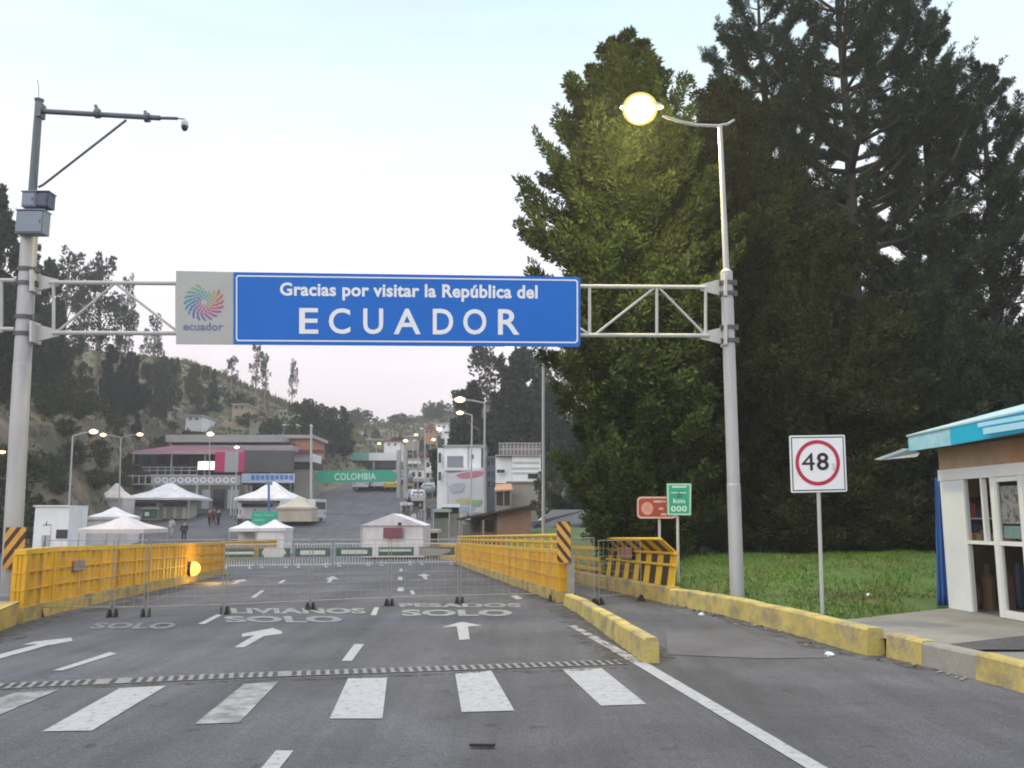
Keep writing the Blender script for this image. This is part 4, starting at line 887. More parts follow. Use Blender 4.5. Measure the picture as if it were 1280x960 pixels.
t = px_thing('led_screen', 'large dark switched off screen mounted above the blue lettering', 'screen', 335, 600, 97.5, z=P(335,590,97.5).z)
part_box('display', M_SCREEN, t, 307, 564.5, 365, 590, 97.5, .15); part_box('frame', M_DKSTEEL, t, 306.2, 563.5, 366.2, 591, 97.7, .6)
for x in (310, 362): part_box('support', M_DKSTEEL, t, x, 591.2, x+1.5, 645, 97.8, .2)
t = px_thing('lettering_board', 'pale wall strip with blue lettering under the dark screen', 'sign', 335, 600, 97.2, z=P(335,604,97.2).z)
part_box('board', mat('pale_blue_board', (.36,.42,.52), .6, .15, .7), t, 302, 592, 368, 603.5, 97.2, .2)
mb = MB()
for x in range(314, 366, 6): 
    if x % 9: pbox(mb, x, 594+random.uniform(-.5,.5), x+4.2, 599.5+random.uniform(-.5,.5), 97.15, .04)
mb.build('lettering', M_BLUEP, t)
# elevated gangway with a ring pattern
t = px_thing('gangway', 'white elevated gangway with ring pattern in front of the red roofed building', 'gangway', 220, 600, 95)
mb = MB()
for y in (594, 604.5): pbox(mb, 141, y, 300, y+1.3, 95, .15)
for x in np.arange(141, 190, 8): pbox(mb, x, 595.4, x+1, 604.4, 95.02, .1)
mb.build('truss', M_TRUSS, t)
part_box('panel', mat('grey_parapet', (.36,.36,.37), .7, .12, .8), t, 190, 595.6, 300, 604.3, 95.1, .1)
mb = MB()
for x in np.arange(197, 298, 9.5):
    ring(mb, [P(x+4.2*math.cos(a), 600+3.9*math.sin(a), 95.06) for a in np.linspace(0, 2*math.pi, 13)[:-1]], [P(x+2.2*math.cos(a), 600+2.0*math.sin(a), 95.06) for a in np.linspace(0, 2*math.pi, 13)[:-1]], Vector((0,0,0)))
mb.build('ring_pattern', M_SWHITE, t, fix=False)
for x in (142, 190, 244, 288): part_box('column', M_TRUSS, t, x, 606, x+2, 650, 95.3, .25)
# tents
def tent(label, x0, x1, ytop, yeave, ybot, Y, dep, m=M_TENT, walls=1, group=None, closed=False, sign=None, gable=False):
    A, B = P(x0, yeave, Y), P(x1, yeave, Y); cx_ = (A.x+B.x)/2; zt = P((x0+x1)/2, ytop, Y+dep/2*(0 if gable else 1)).z; ze = A.z; zb = P(x0, ybot, Y).z
    t = thing('canopy_tent', label, 'tent', (cx_, Y+dep/2, zb), group)
    mb = MB()
    if gable:
        cs = [(A.x, Y, ze), (B.x, Y, ze), (B.x, Y+dep, ze), (A.x, Y+dep, ze)]; r0, r1 = (cx_, Y, zt), (cx_, Y+dep, zt)
        mb.add(cs+[r0, r1], [(0,1,4),(1,2,5,4),(2,3,5),(3,0,4,5),(3,2,1,0)])
    else:
        h = .55; q = lambda x, y, z: (x, y, z)
        lv = [(1, ze-.22), (1, ze), (.45, ze+(zt-ze)*.45), (.06, zt)]; vs = []
        for s, z in lv: vs += [(cx_+(A.x-cx_)*s, Y+dep/2-dep/2*s, z), (cx_+(B.x-cx_)*s, Y+dep/2-dep/2*s, z), (cx_+(B.x-cx_)*s, Y+dep/2+dep/2*s, z), (cx_+(A.x-cx_)*s, Y+dep/2+dep/2*s, z)]
        fs = [(k*4+i, k*4+(i+1)%4, k*4+4+(i+1)%4, k*4+4+i) for k in range(3) for i in range(4)]+[(12,13,14,15)]
        mb.add(vs, fs)
    mb.build('roof', m, t)
    for x in (A.x+.05, B.x-.05):
        for y in (Y+.05, Y+dep-.05):
            mb = MB(); mb.tube([(x,y,zb-.3),(x,y,ze-.02)], .035, 6); mb.build('leg', M_TRUSS, t)
    if closed:
        mb = MB(); mb.bx(A.x+.02, B.x-.02, Y+.1, Y+dep-.1, zb-.3, ze-.01); mb.build('side_wall', m, t)
    elif walls:
        mb = MB(); mb.bx(A.x+.1, B.x-.1, Y+dep-.12, Y+dep-.08, zb-.3, ze-.25); mb.build('side_wall', m, t)
    return t
tn = tent('large white gabled tent standing on the road beyond the barricades', 450, 530.5, 642, 657, 690, 52, 4.2, closed=True, gable=True)
part_box('maroon_plate', mat('maroon_plate', (.20,.06,.07), .6, .15, 3), tn, 479, 659.5, 503, 673, 51.9, .05); part_box('vent', M_BLACK, tn, 497.5, 653, 501.5, 656.5, 51.93, .05)
tn = tent('open sided cream tent behind the left yellow wall', 97, 180, 645.5, 661.5, 690, 48, 3.4, m=M_TENTP, walls=0)
mb = MB(); p = P(133, 672, 48.8); mb.bx(p.x-1.1, p.x+1.3, 48.8, 50.2, gz(49)-.1, gz(49)+.75); mb.bx(p.x-1.2, p.x+1.4, 48.7, 50.3, gz(49)+.751, gz(49)+.80)
tag(mb.build('counter', M_DARK, loc=(p.x, 49, gz(49))), 'dark counter table under the open cream tent', 'table')
tent('small white gazebo with raised skirt, left of the pair behind the left wall', 286, 321, 651, 660.5, 690, 64, 2.2, walls=1)
tent('small white gazebo with closed front, right of the pair behind the left wall', 319, 357, 649.5, 660, 690, 62, 2.3, closed=True)
tent('large white pyramid tent with dark opening on the far plaza', 153, 237, 604, 622, 645, 90, 7, walls=0)
tent('large white pyramid tent below the dark screen', 292, 366, 602, 623, 645, 90.5, 7, walls=0)
tent('beige tent beside the foot of the white mast', 345, 390, 620, 634, 648, 86, 4, m=mat('beige_canvas', (.46,.40,.32), .85, .15, 1), closed=True)
tent('tall narrow pale tent at the left end of the gangway', 120, 153, 604, 622, 650, 86, 3, m=M_TENTP, closed=True)
tent('white tent with tall pointed peak behind the cream tent', 108, 152, 634, 646, 690, 70, 3.6, m=M_TENT, closed=True)
# row of booths on the far plaza
for (x0, x1, y0, y1, m, lb) in ((160, 199, 627, 645, M_WHITE, 'white low plaza booth under the left pyramid tent'), (200, 236, 627, 645, mat('cream_booth', (.46,.43,.36), .8, .15, .8), 'cream ribbed plaza booth right of the left pyramid tent'), (298, 345, 628, 644, M_WHITE, 'white plaza booth under the right pyramid tent')):
    t = px_thing('plaza_booth', lb, 'booth', (x0+x1)/2, 645, 92); part_box('wall', m, t, x0, y0, x1, 650, 92.3, 2.2); part_box('roof', M_ROOFG, t, x0-1, y0-2, x1+1, y0-.2, 92, 2.8)
    part_box('window_strip', M_GLASSD, t, x0+4, y0+1.5, x1-4, y0+6, 92.2, .08)
    for k in range(3): xx = x0+ (x1-x0)*(k+.5)/3; part_box('door', M_KFRAME, t, xx-2, y0+7, xx+2, 648, 92.22, .06)
t = px_thing('green_kiosk', 'small dark green kiosk in front of the left pyramid tent', 'kiosk', 185, 645, 88); part_box('wall', mat('green_kiosk_paint', (.03,.12,.06), .6, .2, 1), t, 178, 636.5, 191, 648, 88, 1.2); part_box('roof', M_ROOFG, t, 177, 634.8, 192, 636.3, 87.8, 1.6); part_box('window', M_KFRAME, t, 181, 640, 186, 645, 87.9, .06)
# white cabin with two small panels, left of the cream tent
t = px_thing('white_cabin', 'white flat roofed cabin just right of the left gantry pole', 'cabin', 63, 680, 55); part_box('wall', M_WHITE, t, 42, 633.5, 85, 692, 55, 2.4); part_box('roof', M_KFRAME, t, 41.5, 631.5, 85.5, 633.3, 54.9, 2.6)
part_box('window', M_GLASSD, t, 70, 662, 84, 673, 54.95, .03); part_box('door', M_SGREY, t, 52, 655, 62, 692, 54.93, .04)
t = px_thing('notice_board', 'small bright white notice board in front of the white cabin', 'notice board', 56, 690, 50); part_box('board', M_SWHITE, t, 49, 657.5, 63, 669, 50, .05); part_box('post', M_DKSTEEL, t, 55.5, 652, 56.5, 700, 50.06, .06)
t = px_thing('road_sign', 'green square road sign above the small white gazebos', 'road sign', 330, 650, 66); part_box('board', M_SGREEN, t, 314, 639, 347, 657, 66, .08); part_box('post', M_GALV, t, 329, 657.2, 331, 690, 66.1, .12)
mb = MB(); [pbox(mb, x, y, x+wd, y+2.4, 65.95, .03) for x, y, wd in ((318, 643, 9), (331, 643, 11), (318, 649, 13))]; mb.build('lettering', mat('sign_teal_ink', (.08,.42,.30), .5, .1, 3), t)
# dark lamp-like blue mast in front of the right pyramid tent
t = px_thing('blue_mast', 'slim blue mast in front of the right pyramid tent', 'mast', 336, 650, 84); mb = MB(); mb.tube([P(336, 650, 84), P(336, 604, 84)], .11, 8); mb.build('post', M_BLUEP, t); part_box('head', M_CAB, t, 332, 602, 339, 606, 83.9, .4)
# Colombia overhead sign
YC = 112
t = px_thing('overhead_sign', 'green overhead COLOMBIA sign with pointed ends across the far road', 'road sign', 445, 620, YC)
mb = MB(); mb.plate([P(393, 596, YC), P(399, 588.5, YC), P(490, 587.5, YC), P(497, 594, YC), P(490, 602, YC), P(399, 603.5, YC)], (0, .2, 0)); mb.build('board', mat('colombia_green', (.01,.34,.20), .5, .08, 1), t)
mb = MB(); fC = bil(P(418, 591.5, YC-.03), P(470, 591, YC-.03), P(470, 599.5, YC-.03), P(418, 600.5, YC-.03)); put_text(mb, 'COLOMBIA', fC, .03, 1.08); mb.build('lettering', mat('pale_mint_ink', (.45,.70,.58), .5, .06, 3), t, fix=False)
for x in (498.5, 507): mb = MB(); mb.tube([P(x, 628, YC+.3), P(x, 563, YC+.3)], .3, 10); mb.build('column', M_GALV, t)
mb = MB(); mb.tube([P(391, 590, YC+.35), P(508, 589, YC+.35)], .12, 8); mb.tube([P(391, 600, YC+.35), P(508, 599, YC+.35)], .12, 8); mb.build('beam', M_GALV, t)
t = px_thing('flag_mast', 'tall white mast at the left edge of the far road', 'mast', 389, 640, 98); mb = MB(); b_ = P(389, 648, 98); mb.tube([b_, P(389, 533, 98)], [.16, .12], 10); mb.build('post', M_TRUSS, t); mb = MB(); mb.tube([P(389, 533, 98), P(389, 530, 98)], [.2, .02], 10); mb.build('cap', M_TRUSS, t)
t = px_thing('toll_canopy', 'white roofed canopy with green middle behind the COLOMBIA sign', 'canopy', 450, 600, 150)
part_box('white_fascia', M_WHITE, t, 405, 566.5, 440, 575.5, 150, 9); part_box('green_fascia', mat('mint_sheet', (.16,.40,.31), .6, .15, .5), t, 440.2, 565.5, 461, 575.5, 149.8, 9); part_box('white_fascia', M_WHITE, t, 461.2, 566, 499, 575.5, 150, 9)
part_box('dark_front', M_GLASSD, t, 406, 576, 496, 588, 153, 4)
for x in (406, 438, 466, 495): part_box('column', M_TRUSS, t, x, 576, x+1.6, 600, 150.3, .4)
# vehicles
def wheel(mb, c, r, wd): mb.tube([c-Vector((wd/2,0,0)), c+Vector((wd/2,0,0))], r, 14)
def vehicle(label, px, Y, wd, ln, ht, body, kind, head=0, cat='car', name='parked_car', zoff=0):
    x = P(px, 620, Y).x; z = terr(x, Y)+.12 + zoff; t = thing(name, label, cat, (x, Y, z))
    M4 = Matrix.Translation((x, Y, z)) @ Matrix.Rotation(head, 4, 'Z'); T = lambda v: M4 @ Vector(v)
    L2_, W2 = ln/2, wd/2
    if kind == 'van':
        prof = [(-L2_, .35), (L2_-.1, .35), (L2_, .9), (L2_-.35, 1.25), (L2_-.75, ht), (-L2_, ht)]
        glass = []
    else:
        prof = [(-L2_, .32), (L2_, .32), (L2_, .72), (L2_-.9, .88), (L2_-1.55, ht), (-L2_+.75, ht), (-L2_+.1, .95), (-L2_, .8)]
    k = len(prof); mb = MB()
    inset = [0 if z_ < 1.0 else .14 for _, z_ in prof] if kind != 'van' else [0]*k
    vs = [T((-W2+i_, y_, z_)) for (y_, z_), i_ in zip(prof, inset)] + [T((W2-i_, y_, z_)) for (y_, z_), i_ in zip(prof, inset)]
    mb.add(vs, [tuple(range(k)), tuple(range(2*k-1, k-1, -1))]+[(i, (i+1)%k, k+(i+1)%k, k+i) for i in range(k)]); mb.build('body', body, t)
    mb = MB()
    if kind == 'van': mb.hexa(lambda a, b, c_: T((a, b, c_)), -W2+.15, W2-.15, -L2_-.02, -L2_-.004, 1.2, ht-.3)
    else:
        mb.add([T((-W2+.22, -L2_+.12, .99)), T((W2-.22, -L2_+.12, .99)), T((W2-.25, -L2_+.70, ht-.06)), T((-W2+.25, -L2_+.70, ht-.06))], [(0,1,2,3)])
        for sx_ in (-1, 1): mb.add([T((sx_*(W2-.075), -L2_+.55, .98)), T((sx_*(W2-.075), L2_-1.1, .95)), T((sx_*(W2-.125), L2_-1.6, ht-.08)), T((sx_*(W2-.125), -L2_+.85, ht-.08))], [(0,1,2,3)])
    mb.build('window', M_GLASSD, t, fix=False)
    for sx_ in (-1, 1):
        for sy_ in (-1, 1):
            mb = MB(); c = Vector((sx_*(W2-.1), sy_*(L2_-.75), .32)); mb.tube([T(c-Vector((.11,0,0))), T(c+Vector((.11,0,0)))], .32, 14); mb.build('wheel', M_TYRE, t)
        mb = MB(); mb.hexa(lambda a, b, c_: T((a, b, c_)), sx_*(W2-.25)-.12, sx_*(W2-.25)+.12, -L2_-.025, -L2_-.003, .75, .9); mb.build('tail_lamp', M_SRED, t)
    return t
M_CARW = mat('white_car_paint', (.55,.56,.58), .3, .05, 2); M_CARB = mat('navy_car_paint', (.05,.065,.11), .3, .1, 2); M_CARG = mat('silver_car_paint', (.28,.29,.31), .3, .1, 2, metal=.4); M_CARY = mat('yellow_taxi_paint', (.5,.34,.04), .35, .08, 2)
vehicle('white delivery van, left of the two under the COLOMBIA sign', 454, 121, 2.1, 5, 2.3, M_CARW, 'van', cat='van', name='delivery_van'); vehicle('white delivery van, right of the two under the COLOMBIA sign', 476, 122, 2.1, 5, 2.3, M_CARW, 'van', cat='van', name='delivery_van')
vehicle('yellow taxi beside the white vans on the far road', 490, 121, 1.8, 4.2, 1.6, M_CARY, 'car', cat='taxi', name='taxi')
vehicle('navy car parked behind the brick hut', 677, 58, 1.8, 4.2, 1.5, M_CARB, 'car', head=1.2, zoff=.55); vehicle('dark grey car parked beside the right hazard board', 705, 54, 1.8, 4.3, 1.5, mat('dark_grey_car_paint', (.09,.10,.13), .35, .1, 2), 'car', head=1.3, zoff=.55)
vehicle('white car parked behind the dark grey and navy cars', 692, 62, 1.8, 4.2, 1.5, M_CARW, 'car', head=1.35, zoff=.6)
# right-hand buildings
def facade(label, rects, name='town_building'): pass
t = px_thing('town_building', 'white three storey building with grey windows right of the far road', 'building', 577, 640, 92)
part_box('wall', M_WHITE, t, 555, 558, 606, 650, 92, 9); part_box('side_wing', M_WHITE, t, 546.5, 560, 554.8, 650, 92.5, 8); part_box('roof_slab', M_ROOFG, t, 553, 556, 608, 557.8, 91.7, 9.6); part_box('balcony', M_KFRAME, t, 556, 585, 600, 588, 91, .95)
for (x0, x1, y0, y1) in ((559, 579, 570, 584), (548, 551.5, 566, 578), (548, 551.5, 590, 600), (588, 592, 568, 573), (601.5, 604.5, 560, 584), (558, 574, 592, 606)):
    f_ = part_box('window', M_GLASSD if x1-x0 < 10 else mat('grey_window', (.20,.21,.23), .3, .15, 1), t, x0, y0, x1, y1, 91.95, .1)
    mb = MB(); pbox(mb, x0-.4, y1, x1+.4, y1+.8, 91.9, .12); mb.build('sill', M_ROOFG, f_)
part_box('drainpipe', M_CAB, t, 584.5, 558, 585.5, 650, 91.9, .08)
for x0, x1, y0, Y, m, lb, st_ in ((511, 530, 586, 136, M_WHITE, 'white two storey building beyond the grey market stall', 2), (530, 546, 574, 128, M_KFRAME, 'pale narrow building left of the white three storey building', 3), (608, 619.5, 572, 97, mat('slate_blue_wall', (.22,.27,.31), .7, .2, .6), 'slate blue narrow building between the two white buildings', 3), (677, 702, 584, 98, M_WHITE, 'low white building right of the house with rooftop railing', 1)):
    t = px_thing('town_building', lb, 'building', (x0+x1)/2, 640, Y); part_box('wall', m, t, x0, y0, x1, 655, Y, 8); part_box('roof_slab', M_ROOFG, t, x0-.7, y0-1.6, x1+.7, y0-.1, Y-.3, 8.6)
    for s_ in range(st_):
        for k in range(2): xx = x0+(x1-x0)*(.3+.4*k); yy = y0+4+s_*13; f_ = part_box('window', M_GLASSD, t, xx-(x1-x0)*.12, yy, xx+(x1-x0)*.12, yy+6, Y-.05, .1)
t = px_thing('advert_banner', 'tall pale banner with pink swoosh and yellow green patch on the white building', 'banner', 583, 640, 89.5)
a, b, c_, d = P(558, 592, 89.5), P(607, 586, 89.5), P(607.5, 640, 89.5), P(562, 642, 89.5); fB = bil(a, b, c_, d)
mb = MB(); mb.plate([a, b, c_, d], (0, .08, 0)); mb.build('sheet', mat('banner_white', (.50,.50,.53), .7, .1, .5), t); eb = Vector((0,-.02,0))
def blob(n_, m, u, v, ru, rv, k=0.0):
    global eb; eb = eb + Vector((0, -.012, 0))
    mb = MB(); mb.sheet([fB(u+ru*math.cos(a_)*(1+k*math.sin(3*a_)), v+rv*math.sin(a_)*(1+k*math.cos(2*a_)))+eb for a_ in np.linspace(0, 2*math.pi, 21)[:-1]]); mb.build(n_, m, t, fix=False)
blob('pink_swoosh', mat('banner_pink', (.42,.15,.2), .6, .15, 1), .62, .90, .36, .085, .1); blob('yellow_patch', mat('banner_yellow', (.38,.38,.16), .6, .2, 1), .42, .28, .22, .09, .2); blob('green_patch', mat('banner_green', (.22,.33,.2), .6, .2, 1), .72, .22, .2, .09, .2); blob('blue_patch', mat('banner_blue', (.3,.37,.46), .6, .2, 1), .38, .09, .33, .07, .15); blob('grey_patch', mat('banner_grey', (.34,.36,.40), .6, .2, 1), .25, .62, .2, .14, .2)
mb = MB(); mb.tube([P(559, 592, 89.7), P(561, 650, 89.7)], .07, 6); mb.build('post', M_GALV, t); mb = MB(); mb.tube([P(607, 586, 89.7), P(608, 650, 89.7)], .07, 6); mb.build('post', M_GALV, t)
t = px_thing('terrace_house', 'white house with rooftop railing behind the brick hut', 'house', 648, 640, 84)
part_box('wall', M_WHITE, t, 640, 570, 676, 602, 84, 7); part_box('wing', M_WHITE, t, 619.5, 571.5, 639.7, 604, 84.4, 7); part_box('roof_slab', M_ROOFG, t, 619, 568.5, 677, 569.8, 83.7, 8)
for y in (577, 584, 590): part_box('shutter_band', mat('pale_shutter', (.45,.48,.46), .6, .1, 1), t, 641, y, 674, y+2, 83.93, .05)
for x0, x1, y0, y1 in ((621, 631, 587, 591), (660, 672, 592, 598)): part_box('window', M_GLASSD, t, x0, y0, x1, y1, 83.9, .06)
mb = MB(); [pbox(mb, x, 554, x+.8, 568.4, 84.5, .06) for x in np.arange(624, 676, 4.6)]; [pbox(mb, 623, y, 676, y+.9, 84.52, .06) for y in (553.5, 561)]; mb.build('roof_railing', M_TRUSS, t)
part_box('roof_screen', mat('dusty_mauve_sheet', (.17,.13,.14), .8, .2, .6), t, 626, 556, 674, 567.8, 85.5, .2)
t = px_thing('retaining_wall', 'long beige retaining wall below the house with rooftop railing', 'wall', 660, 650, 74); part_box('wall', M_BEIGE, t, 634, 603.5, 712, 665, 74, 2); part_box('coping', M_CONC2, t, 633, 601.5, 713, 603.3, 73.8, 2.4)
t = px_thing('food_stall', 'stall with orange awning beside the beige retaining wall', 'stall', 629, 640, 72); mb = MB(); mb.plate([P(618, 612.5, 71), P(641, 611.5, 71), P(639, 604.5, 73), P(620, 605.5, 73)], (0,0,-.12)); mb.build('awning', mat('orange_awning', (.46,.22,.10), .7, .15, 1), t); part_box('counter', M_BEIGE, t, 619, 632, 638, 650, 72, 1.2); part_box('back_wall', M_DARK, t, 619, 613, 638, 632, 73.2, .2)
for x in (619, 629, 637.5): part_box('post', M_BEIGE, t, x, 613, x+1.3, 632, 71.2, .1)
t = px_thing('brick_hut', 'low brick hut with sloping dark roof behind the right yellow wall', 'hut', 640, 660, 46)
mb = MB(); a, b, c_, d = P(621, 641, 46), P(664, 634, 46), P(664, 690, 46), P(621, 690, 46); mb.plate([a, b, c_, d], (0, 3.2, 0)); mb.build('wall', M_BRICK, t)
mb = MB(); a, b, c_, d = P(588, 648, 46.4), P(620.7, 641, 46.4), P(620.7, 690, 46.4), P(588, 690, 46.4); mb.plate([a, b, c_, d], (0, 2.8, 0)); mb.build('front_wall', mat('dusty_plaster', (.20,.13,.10), .85, .25, 1.2), t)
mb = MB(); mb.plate([P(571, 650.5, 45.5), P(668, 632.2, 45.5), P(668, 630.2, 45.5), P(571, 647.5, 45.5)], (0, 4.2, 0)); mb.build('roof', mat('dark_roof_sheet', (.045,.04,.04), .7, .25, 1.5), t)
for x0, x1 in ((592, 600), (606, 617)): part_box('opening', M_DARK, t, x0, 650, x1, 664, 46.33, .05)
for x in (576, 603): part_box('post', mat('pinkish_post', (.34,.25,.24), .8, .15, 2), t, x, 650, x+2, 690, 45.6, .1)
# green and yellow stalls at the right of the far road
for x0, x1, y0, Y, m, lb in ((541, 562, 636, 70, mat('sage_canvas', (.26,.36,.27), .8, .2, 1), 'sage green market stall below the pale banner'), (531, 548, 662, 58, MATS['beige_canvas'], 'yellowish low stall just right of the white tent'), (551, 575, 630, 80, M_SWHITE, 'white topped market stall below the pale banner'), (514, 530, 622, 100, M_SGREY, 'grey market stall left of the white building'), (516, 533, 598, 120, M_ROOFG, 'grey roofed hut up the far road')):
    t = px_thing('market_stall', lb, 'stall', (x0+x1)/2, 650, Y); part_box('canopy', m, t, x0, y0, x1, y0+4, Y, 2.5); part_box('counter', mat('stall_counter', (.16,.17,.13), .8, .3, 1), t, x0+1, y0+12, x1-1, y0+45, Y+.5, 1.5); part_box('back_cloth', M_DARK, t, x0+1, y0+4.2, x1-1, y0+12, Y+2.1, .1)
    for x in (x0+.3, x1-1.2): part_box('post', M_GALV, t, x, y0+4.2, x+.9, y0+45, Y+.1, .08)
# far houses and walls on the hills
for x0, x1, y0, y1, Y, m, rm, lb in ((290, 308, 506, 517, 150, mat('ochre_plaster', (.32,.25,.18), .85, .2, .5), M_ROOFG, 'small ochre house on the brown slope above the canopy'), (340, 372, 532, 545, 130, mat('dusty_blue_wall', (.22,.26,.32), .8, .2, .5), M_WHITE, 'dusty blue house with white roof just above the long canopy'), (348, 360, 514, 524, 155, M_BEIGE, M_ROOFG, 'beige house on the slope above the orange building'), (412, 428, 544, 556, 190, M_WHITE, M_ROOFG, 'white house beyond the white mast'), (437, 455, 541, 549, 215, M_WHITE, M_ROOFG, 'distant white house at the foot of the far hill'), (530, 543, 536, 546, 200, M_ORANGE, M_ROOFR, 'distant orange house on the far right hill'), (505, 520, 546, 554, 190, M_BEIGE, M_ROOFG, 'distant beige house left of the lamp on the far right hill'), (556, 575, 541, 552, 180, M_WHITE, M_ROOFR, 'distant white house above the three storey building')):
    t = px_thing('hill_house', lb, 'house', (x0+x1)/2, y1, Y); part_box('wall', m, t, x0, y0, x1, y1+9, Y, 7); part_box('roof', rm, t, x0-1, y0-1.6, x1+1, y0-.1, Y-.3, 8)
    for k in range(2): xx = x0+(x1-x0)*(.3+.4*k); part_box('window', M_GLASSD, t, xx-1.2, y0+2, xx+1.2, y0+5, Y-.05, .1)
# ================================================================== FAR STREET LAMPS
def far_lamp(label, bx_, by, tx, ty, Y, arms, m=M_LAMPW, hs=.32, r=.08, group=None):
    b = P(bx_, by, Y); z0 = terr(b.x, Y)-.2; T_ = P(tx, ty, Y); t = thing('street_lamp', label, 'street lamp', (b.x, Y, z0), group)
    mb = MB(); mb.tube([Vector((b.x, Y, z0)), T_], [r, r*.7], 8); mb.build('post', M_GALV, t)
    for hx, hy in arms:
        h = P(hx, hy, Y); mb = MB(); mb.tube([T_, T_+(h-T_)*.5+Vector((0,0,abs(h.x-T_.x)*.04)), h], r*.55, 6); a_ = mb.build('arm', M_GALV, t)
        mb = MB(); mb.ell(h+Vector((0,0,.04)), (hs*1.15, hs*.5, hs*.4), 10, 5, z0=.1); mb.build('lamp_head', M_GALV, a_)
        mb = MB(); mb.ell(h, (hs, hs*.6, hs*.55), 10, 6); mb.build('lamp_lens', m, a_)
far_lamp('single armed lit street lamp behind the white cabin', 87, 640, 91, 545, 62, [(117, 539.5)])
far_lamp('double armed lit street lamp at the left end of the gangway', 150, 640, 151, 547, 84, [(129, 543.5), (175, 543)])
far_lamp('slim lit lamp post above the left part of the long canopy', 262, 640, 262, 545, 96.5, [(263, 542.5)], hs=.42)
far_lamp('white lit lamp post left of the dark screen', 295, 640, 295.5, 562, 94.5, [(296, 559)], m=M_LAMPC, hs=.3)
far_lamp('lit street lamp with arm pointing left beside the brick hut', 605, 665, 606, 504, 47.5, [(575, 499.5)], hs=.3)
far_lamp('lit street lamp half hidden behind the lamp beside the brick hut', 588, 640, 590, 519, 66, [(575, 516)], hs=.28)
far_lamp('tall grey street lamp whose top hides behind the blue sign', 679, 660, 679, 424, 40, [(637, 434)], m=M_LAMPC, hs=.22, r=.085)
far_lamp('distant lit street lamp on the right slope, upper one', 546, 620, 546, 540, 118, [(549, 536.5)], hs=.4)
far_lamp('distant lit street lamp above the COLOMBIA sign columns', 501, 600, 501, 553, 128, [(507, 551)], hs=.38)
far_lamp('thin unlit lamp post between the far road and the white building', 531, 660, 531, 536, 88, [(527, 536)], m=M_SWHITE, hs=.2, r=.07)
far_lamp('thin unlit lamp post left of the white building', 522, 660, 522, 552, 106, [(518, 551)], m=M_SWHITE, hs=.2, r=.09)
far_lamp('small reddish lit lamp at the far left above the left wall', -4, 660, -4, 568, 60, [(3, 565)], m=mat('orange_lamp_lens', (.9,.5,.3), .3, 0, 2, emit=((1,.35,.15), 5)), hs=.22)
far_lamp('distant lit street lamp above the orange building', 399, 580, 399, 516, 140, [(404, 513.5)], hs=.36, m=M_LAMPC)
# ================================================================== PEOPLE (far away, on the plaza)
def skin_mesh(name, verts, edges, radii, m, parent, lvl=1):
    me = bpy.data.meshes.new(name); me.from_pydata(verts, edges, []); o = bpy.data.objects.new(name, me); C.objects.link(o)
    o.modifiers.new('skin', 'SKIN'); 
    for sv, r_ in zip(me.skin_vertices[0].data, radii): sv.radius = (r_, r_)
    me.skin_vertices[0].data[0].use_root = True
    s = o.modifiers.new('sub', 'SUBSURF'); s.levels = lvl; s.render_levels = lvl
    dg = bpy.context.evaluated_depsgraph_get(); dg.update()
    nm = bpy.data.meshes.new_from_object(o.evaluated_get(dg)); o.modifiers.clear(); o.data = nm; nm.name = name
    nm.materials.clear(); nm.materials.append(m); o.parent = parent
    for p in nm.polygons: p.use_smooth = True
    return o
def person(label, px, Y, top, trou, h=1.7, rz=0, stride=.12):
    x = P(px, 650, Y).x; t = thing('person', label, 'person', (x, Y, terr(x, Y)+.1)); t.rotation_euler.z = rz; k = h/1.7
    v = [(0,0,.92),(0,0,1.15),(0,0,1.38),(0,0,1.47),(0,.02,1.58),(0,.02,1.66), (-.19,0,1.37),(-.25,.02,1.10),(-.24,.10,.86),(-.24,.13,.76),(.19,0,1.37),(.25,.02,1.10),(.24,.10,.86),(.24,.13,.76),
         (-.10,0,.88),(-.11,stride*.5,.48),(-.11,stride-.03,.09),(-.11,stride+.12,.04),(.10,0,.88),(.11,-stride*.4,.48),(.11,-stride-.05,.09),(.11,-stride+.09,.04)]
    e_ = [(0,1),(1,2),(2,3),(3,4),(4,5),(2,6),(6,7),(7,8),(8,9),(2,10),(10,11),(11,12),(12,13),(0,14),(14,15),(15,16),(16,17),(0,18),(18,19),(19,20),(20,21)]
    r_ = [.13,.125,.135,.055,.095,.075,.06,.048,.036,.034,.06,.048,.036,.034,.085,.06,.042,.04,.085,.06,.042,.04]
    v = [tuple(c*k for c in q) for q in v]
    skin_mesh('body', v, e_, [q*k for q in r_], M_SKIN, t)
    ids = [1,0,2,6,7,8,10,11,12]; sel = {a: i for i, a in enumerate(ids)}
    skin_mesh('jacket', [v[i] for i in ids], [(sel[a], sel[b]) for a, b in e_ if a in sel and b in sel], [(r_[i]+.022)*k for i in ids], top, t)
    ids = [0,14,15,16,18,19,20]; sel = {a: i for i, a in enumerate(ids)}
    skin_mesh('trousers', [v[i] for i in ids], [(sel[a], sel[b]) for a, b in e_ if a in sel and b in sel], [(r_[i]+.02)*k for i in ids], trou, t)
    mb = MB(); mb.ell((0, -.005*k, 1.655*k), (.1*k, .115*k, .105*k), 10, 6, z0=-.1)
    o = mb.build('hair', M_BLACK, None); o.parent = t
person('person in dark clothes standing on the plaza above the left wall', 231, 74, M_CLOTHD, M_CLOTHD, rz=.4)
person('person in pale clothes standing on the plaza left of the dark dressed one', 215, 78, M_CLOTHW, M_SGREY, rz=-.3)
person('person in maroon jacket by the plaza booths', 262, 86, M_CLOTHR, M_CLOTHD, rz=2.8)
person('person in dark jacket and maroon trousers by the plaza booths', 267, 87, M_CLOTHD, M_CLOTHR, rz=1.5)
person('person all in black at the right end of the booth group', 273, 86, M_CLOTHD, M_CLOTHD, rz=3.0)
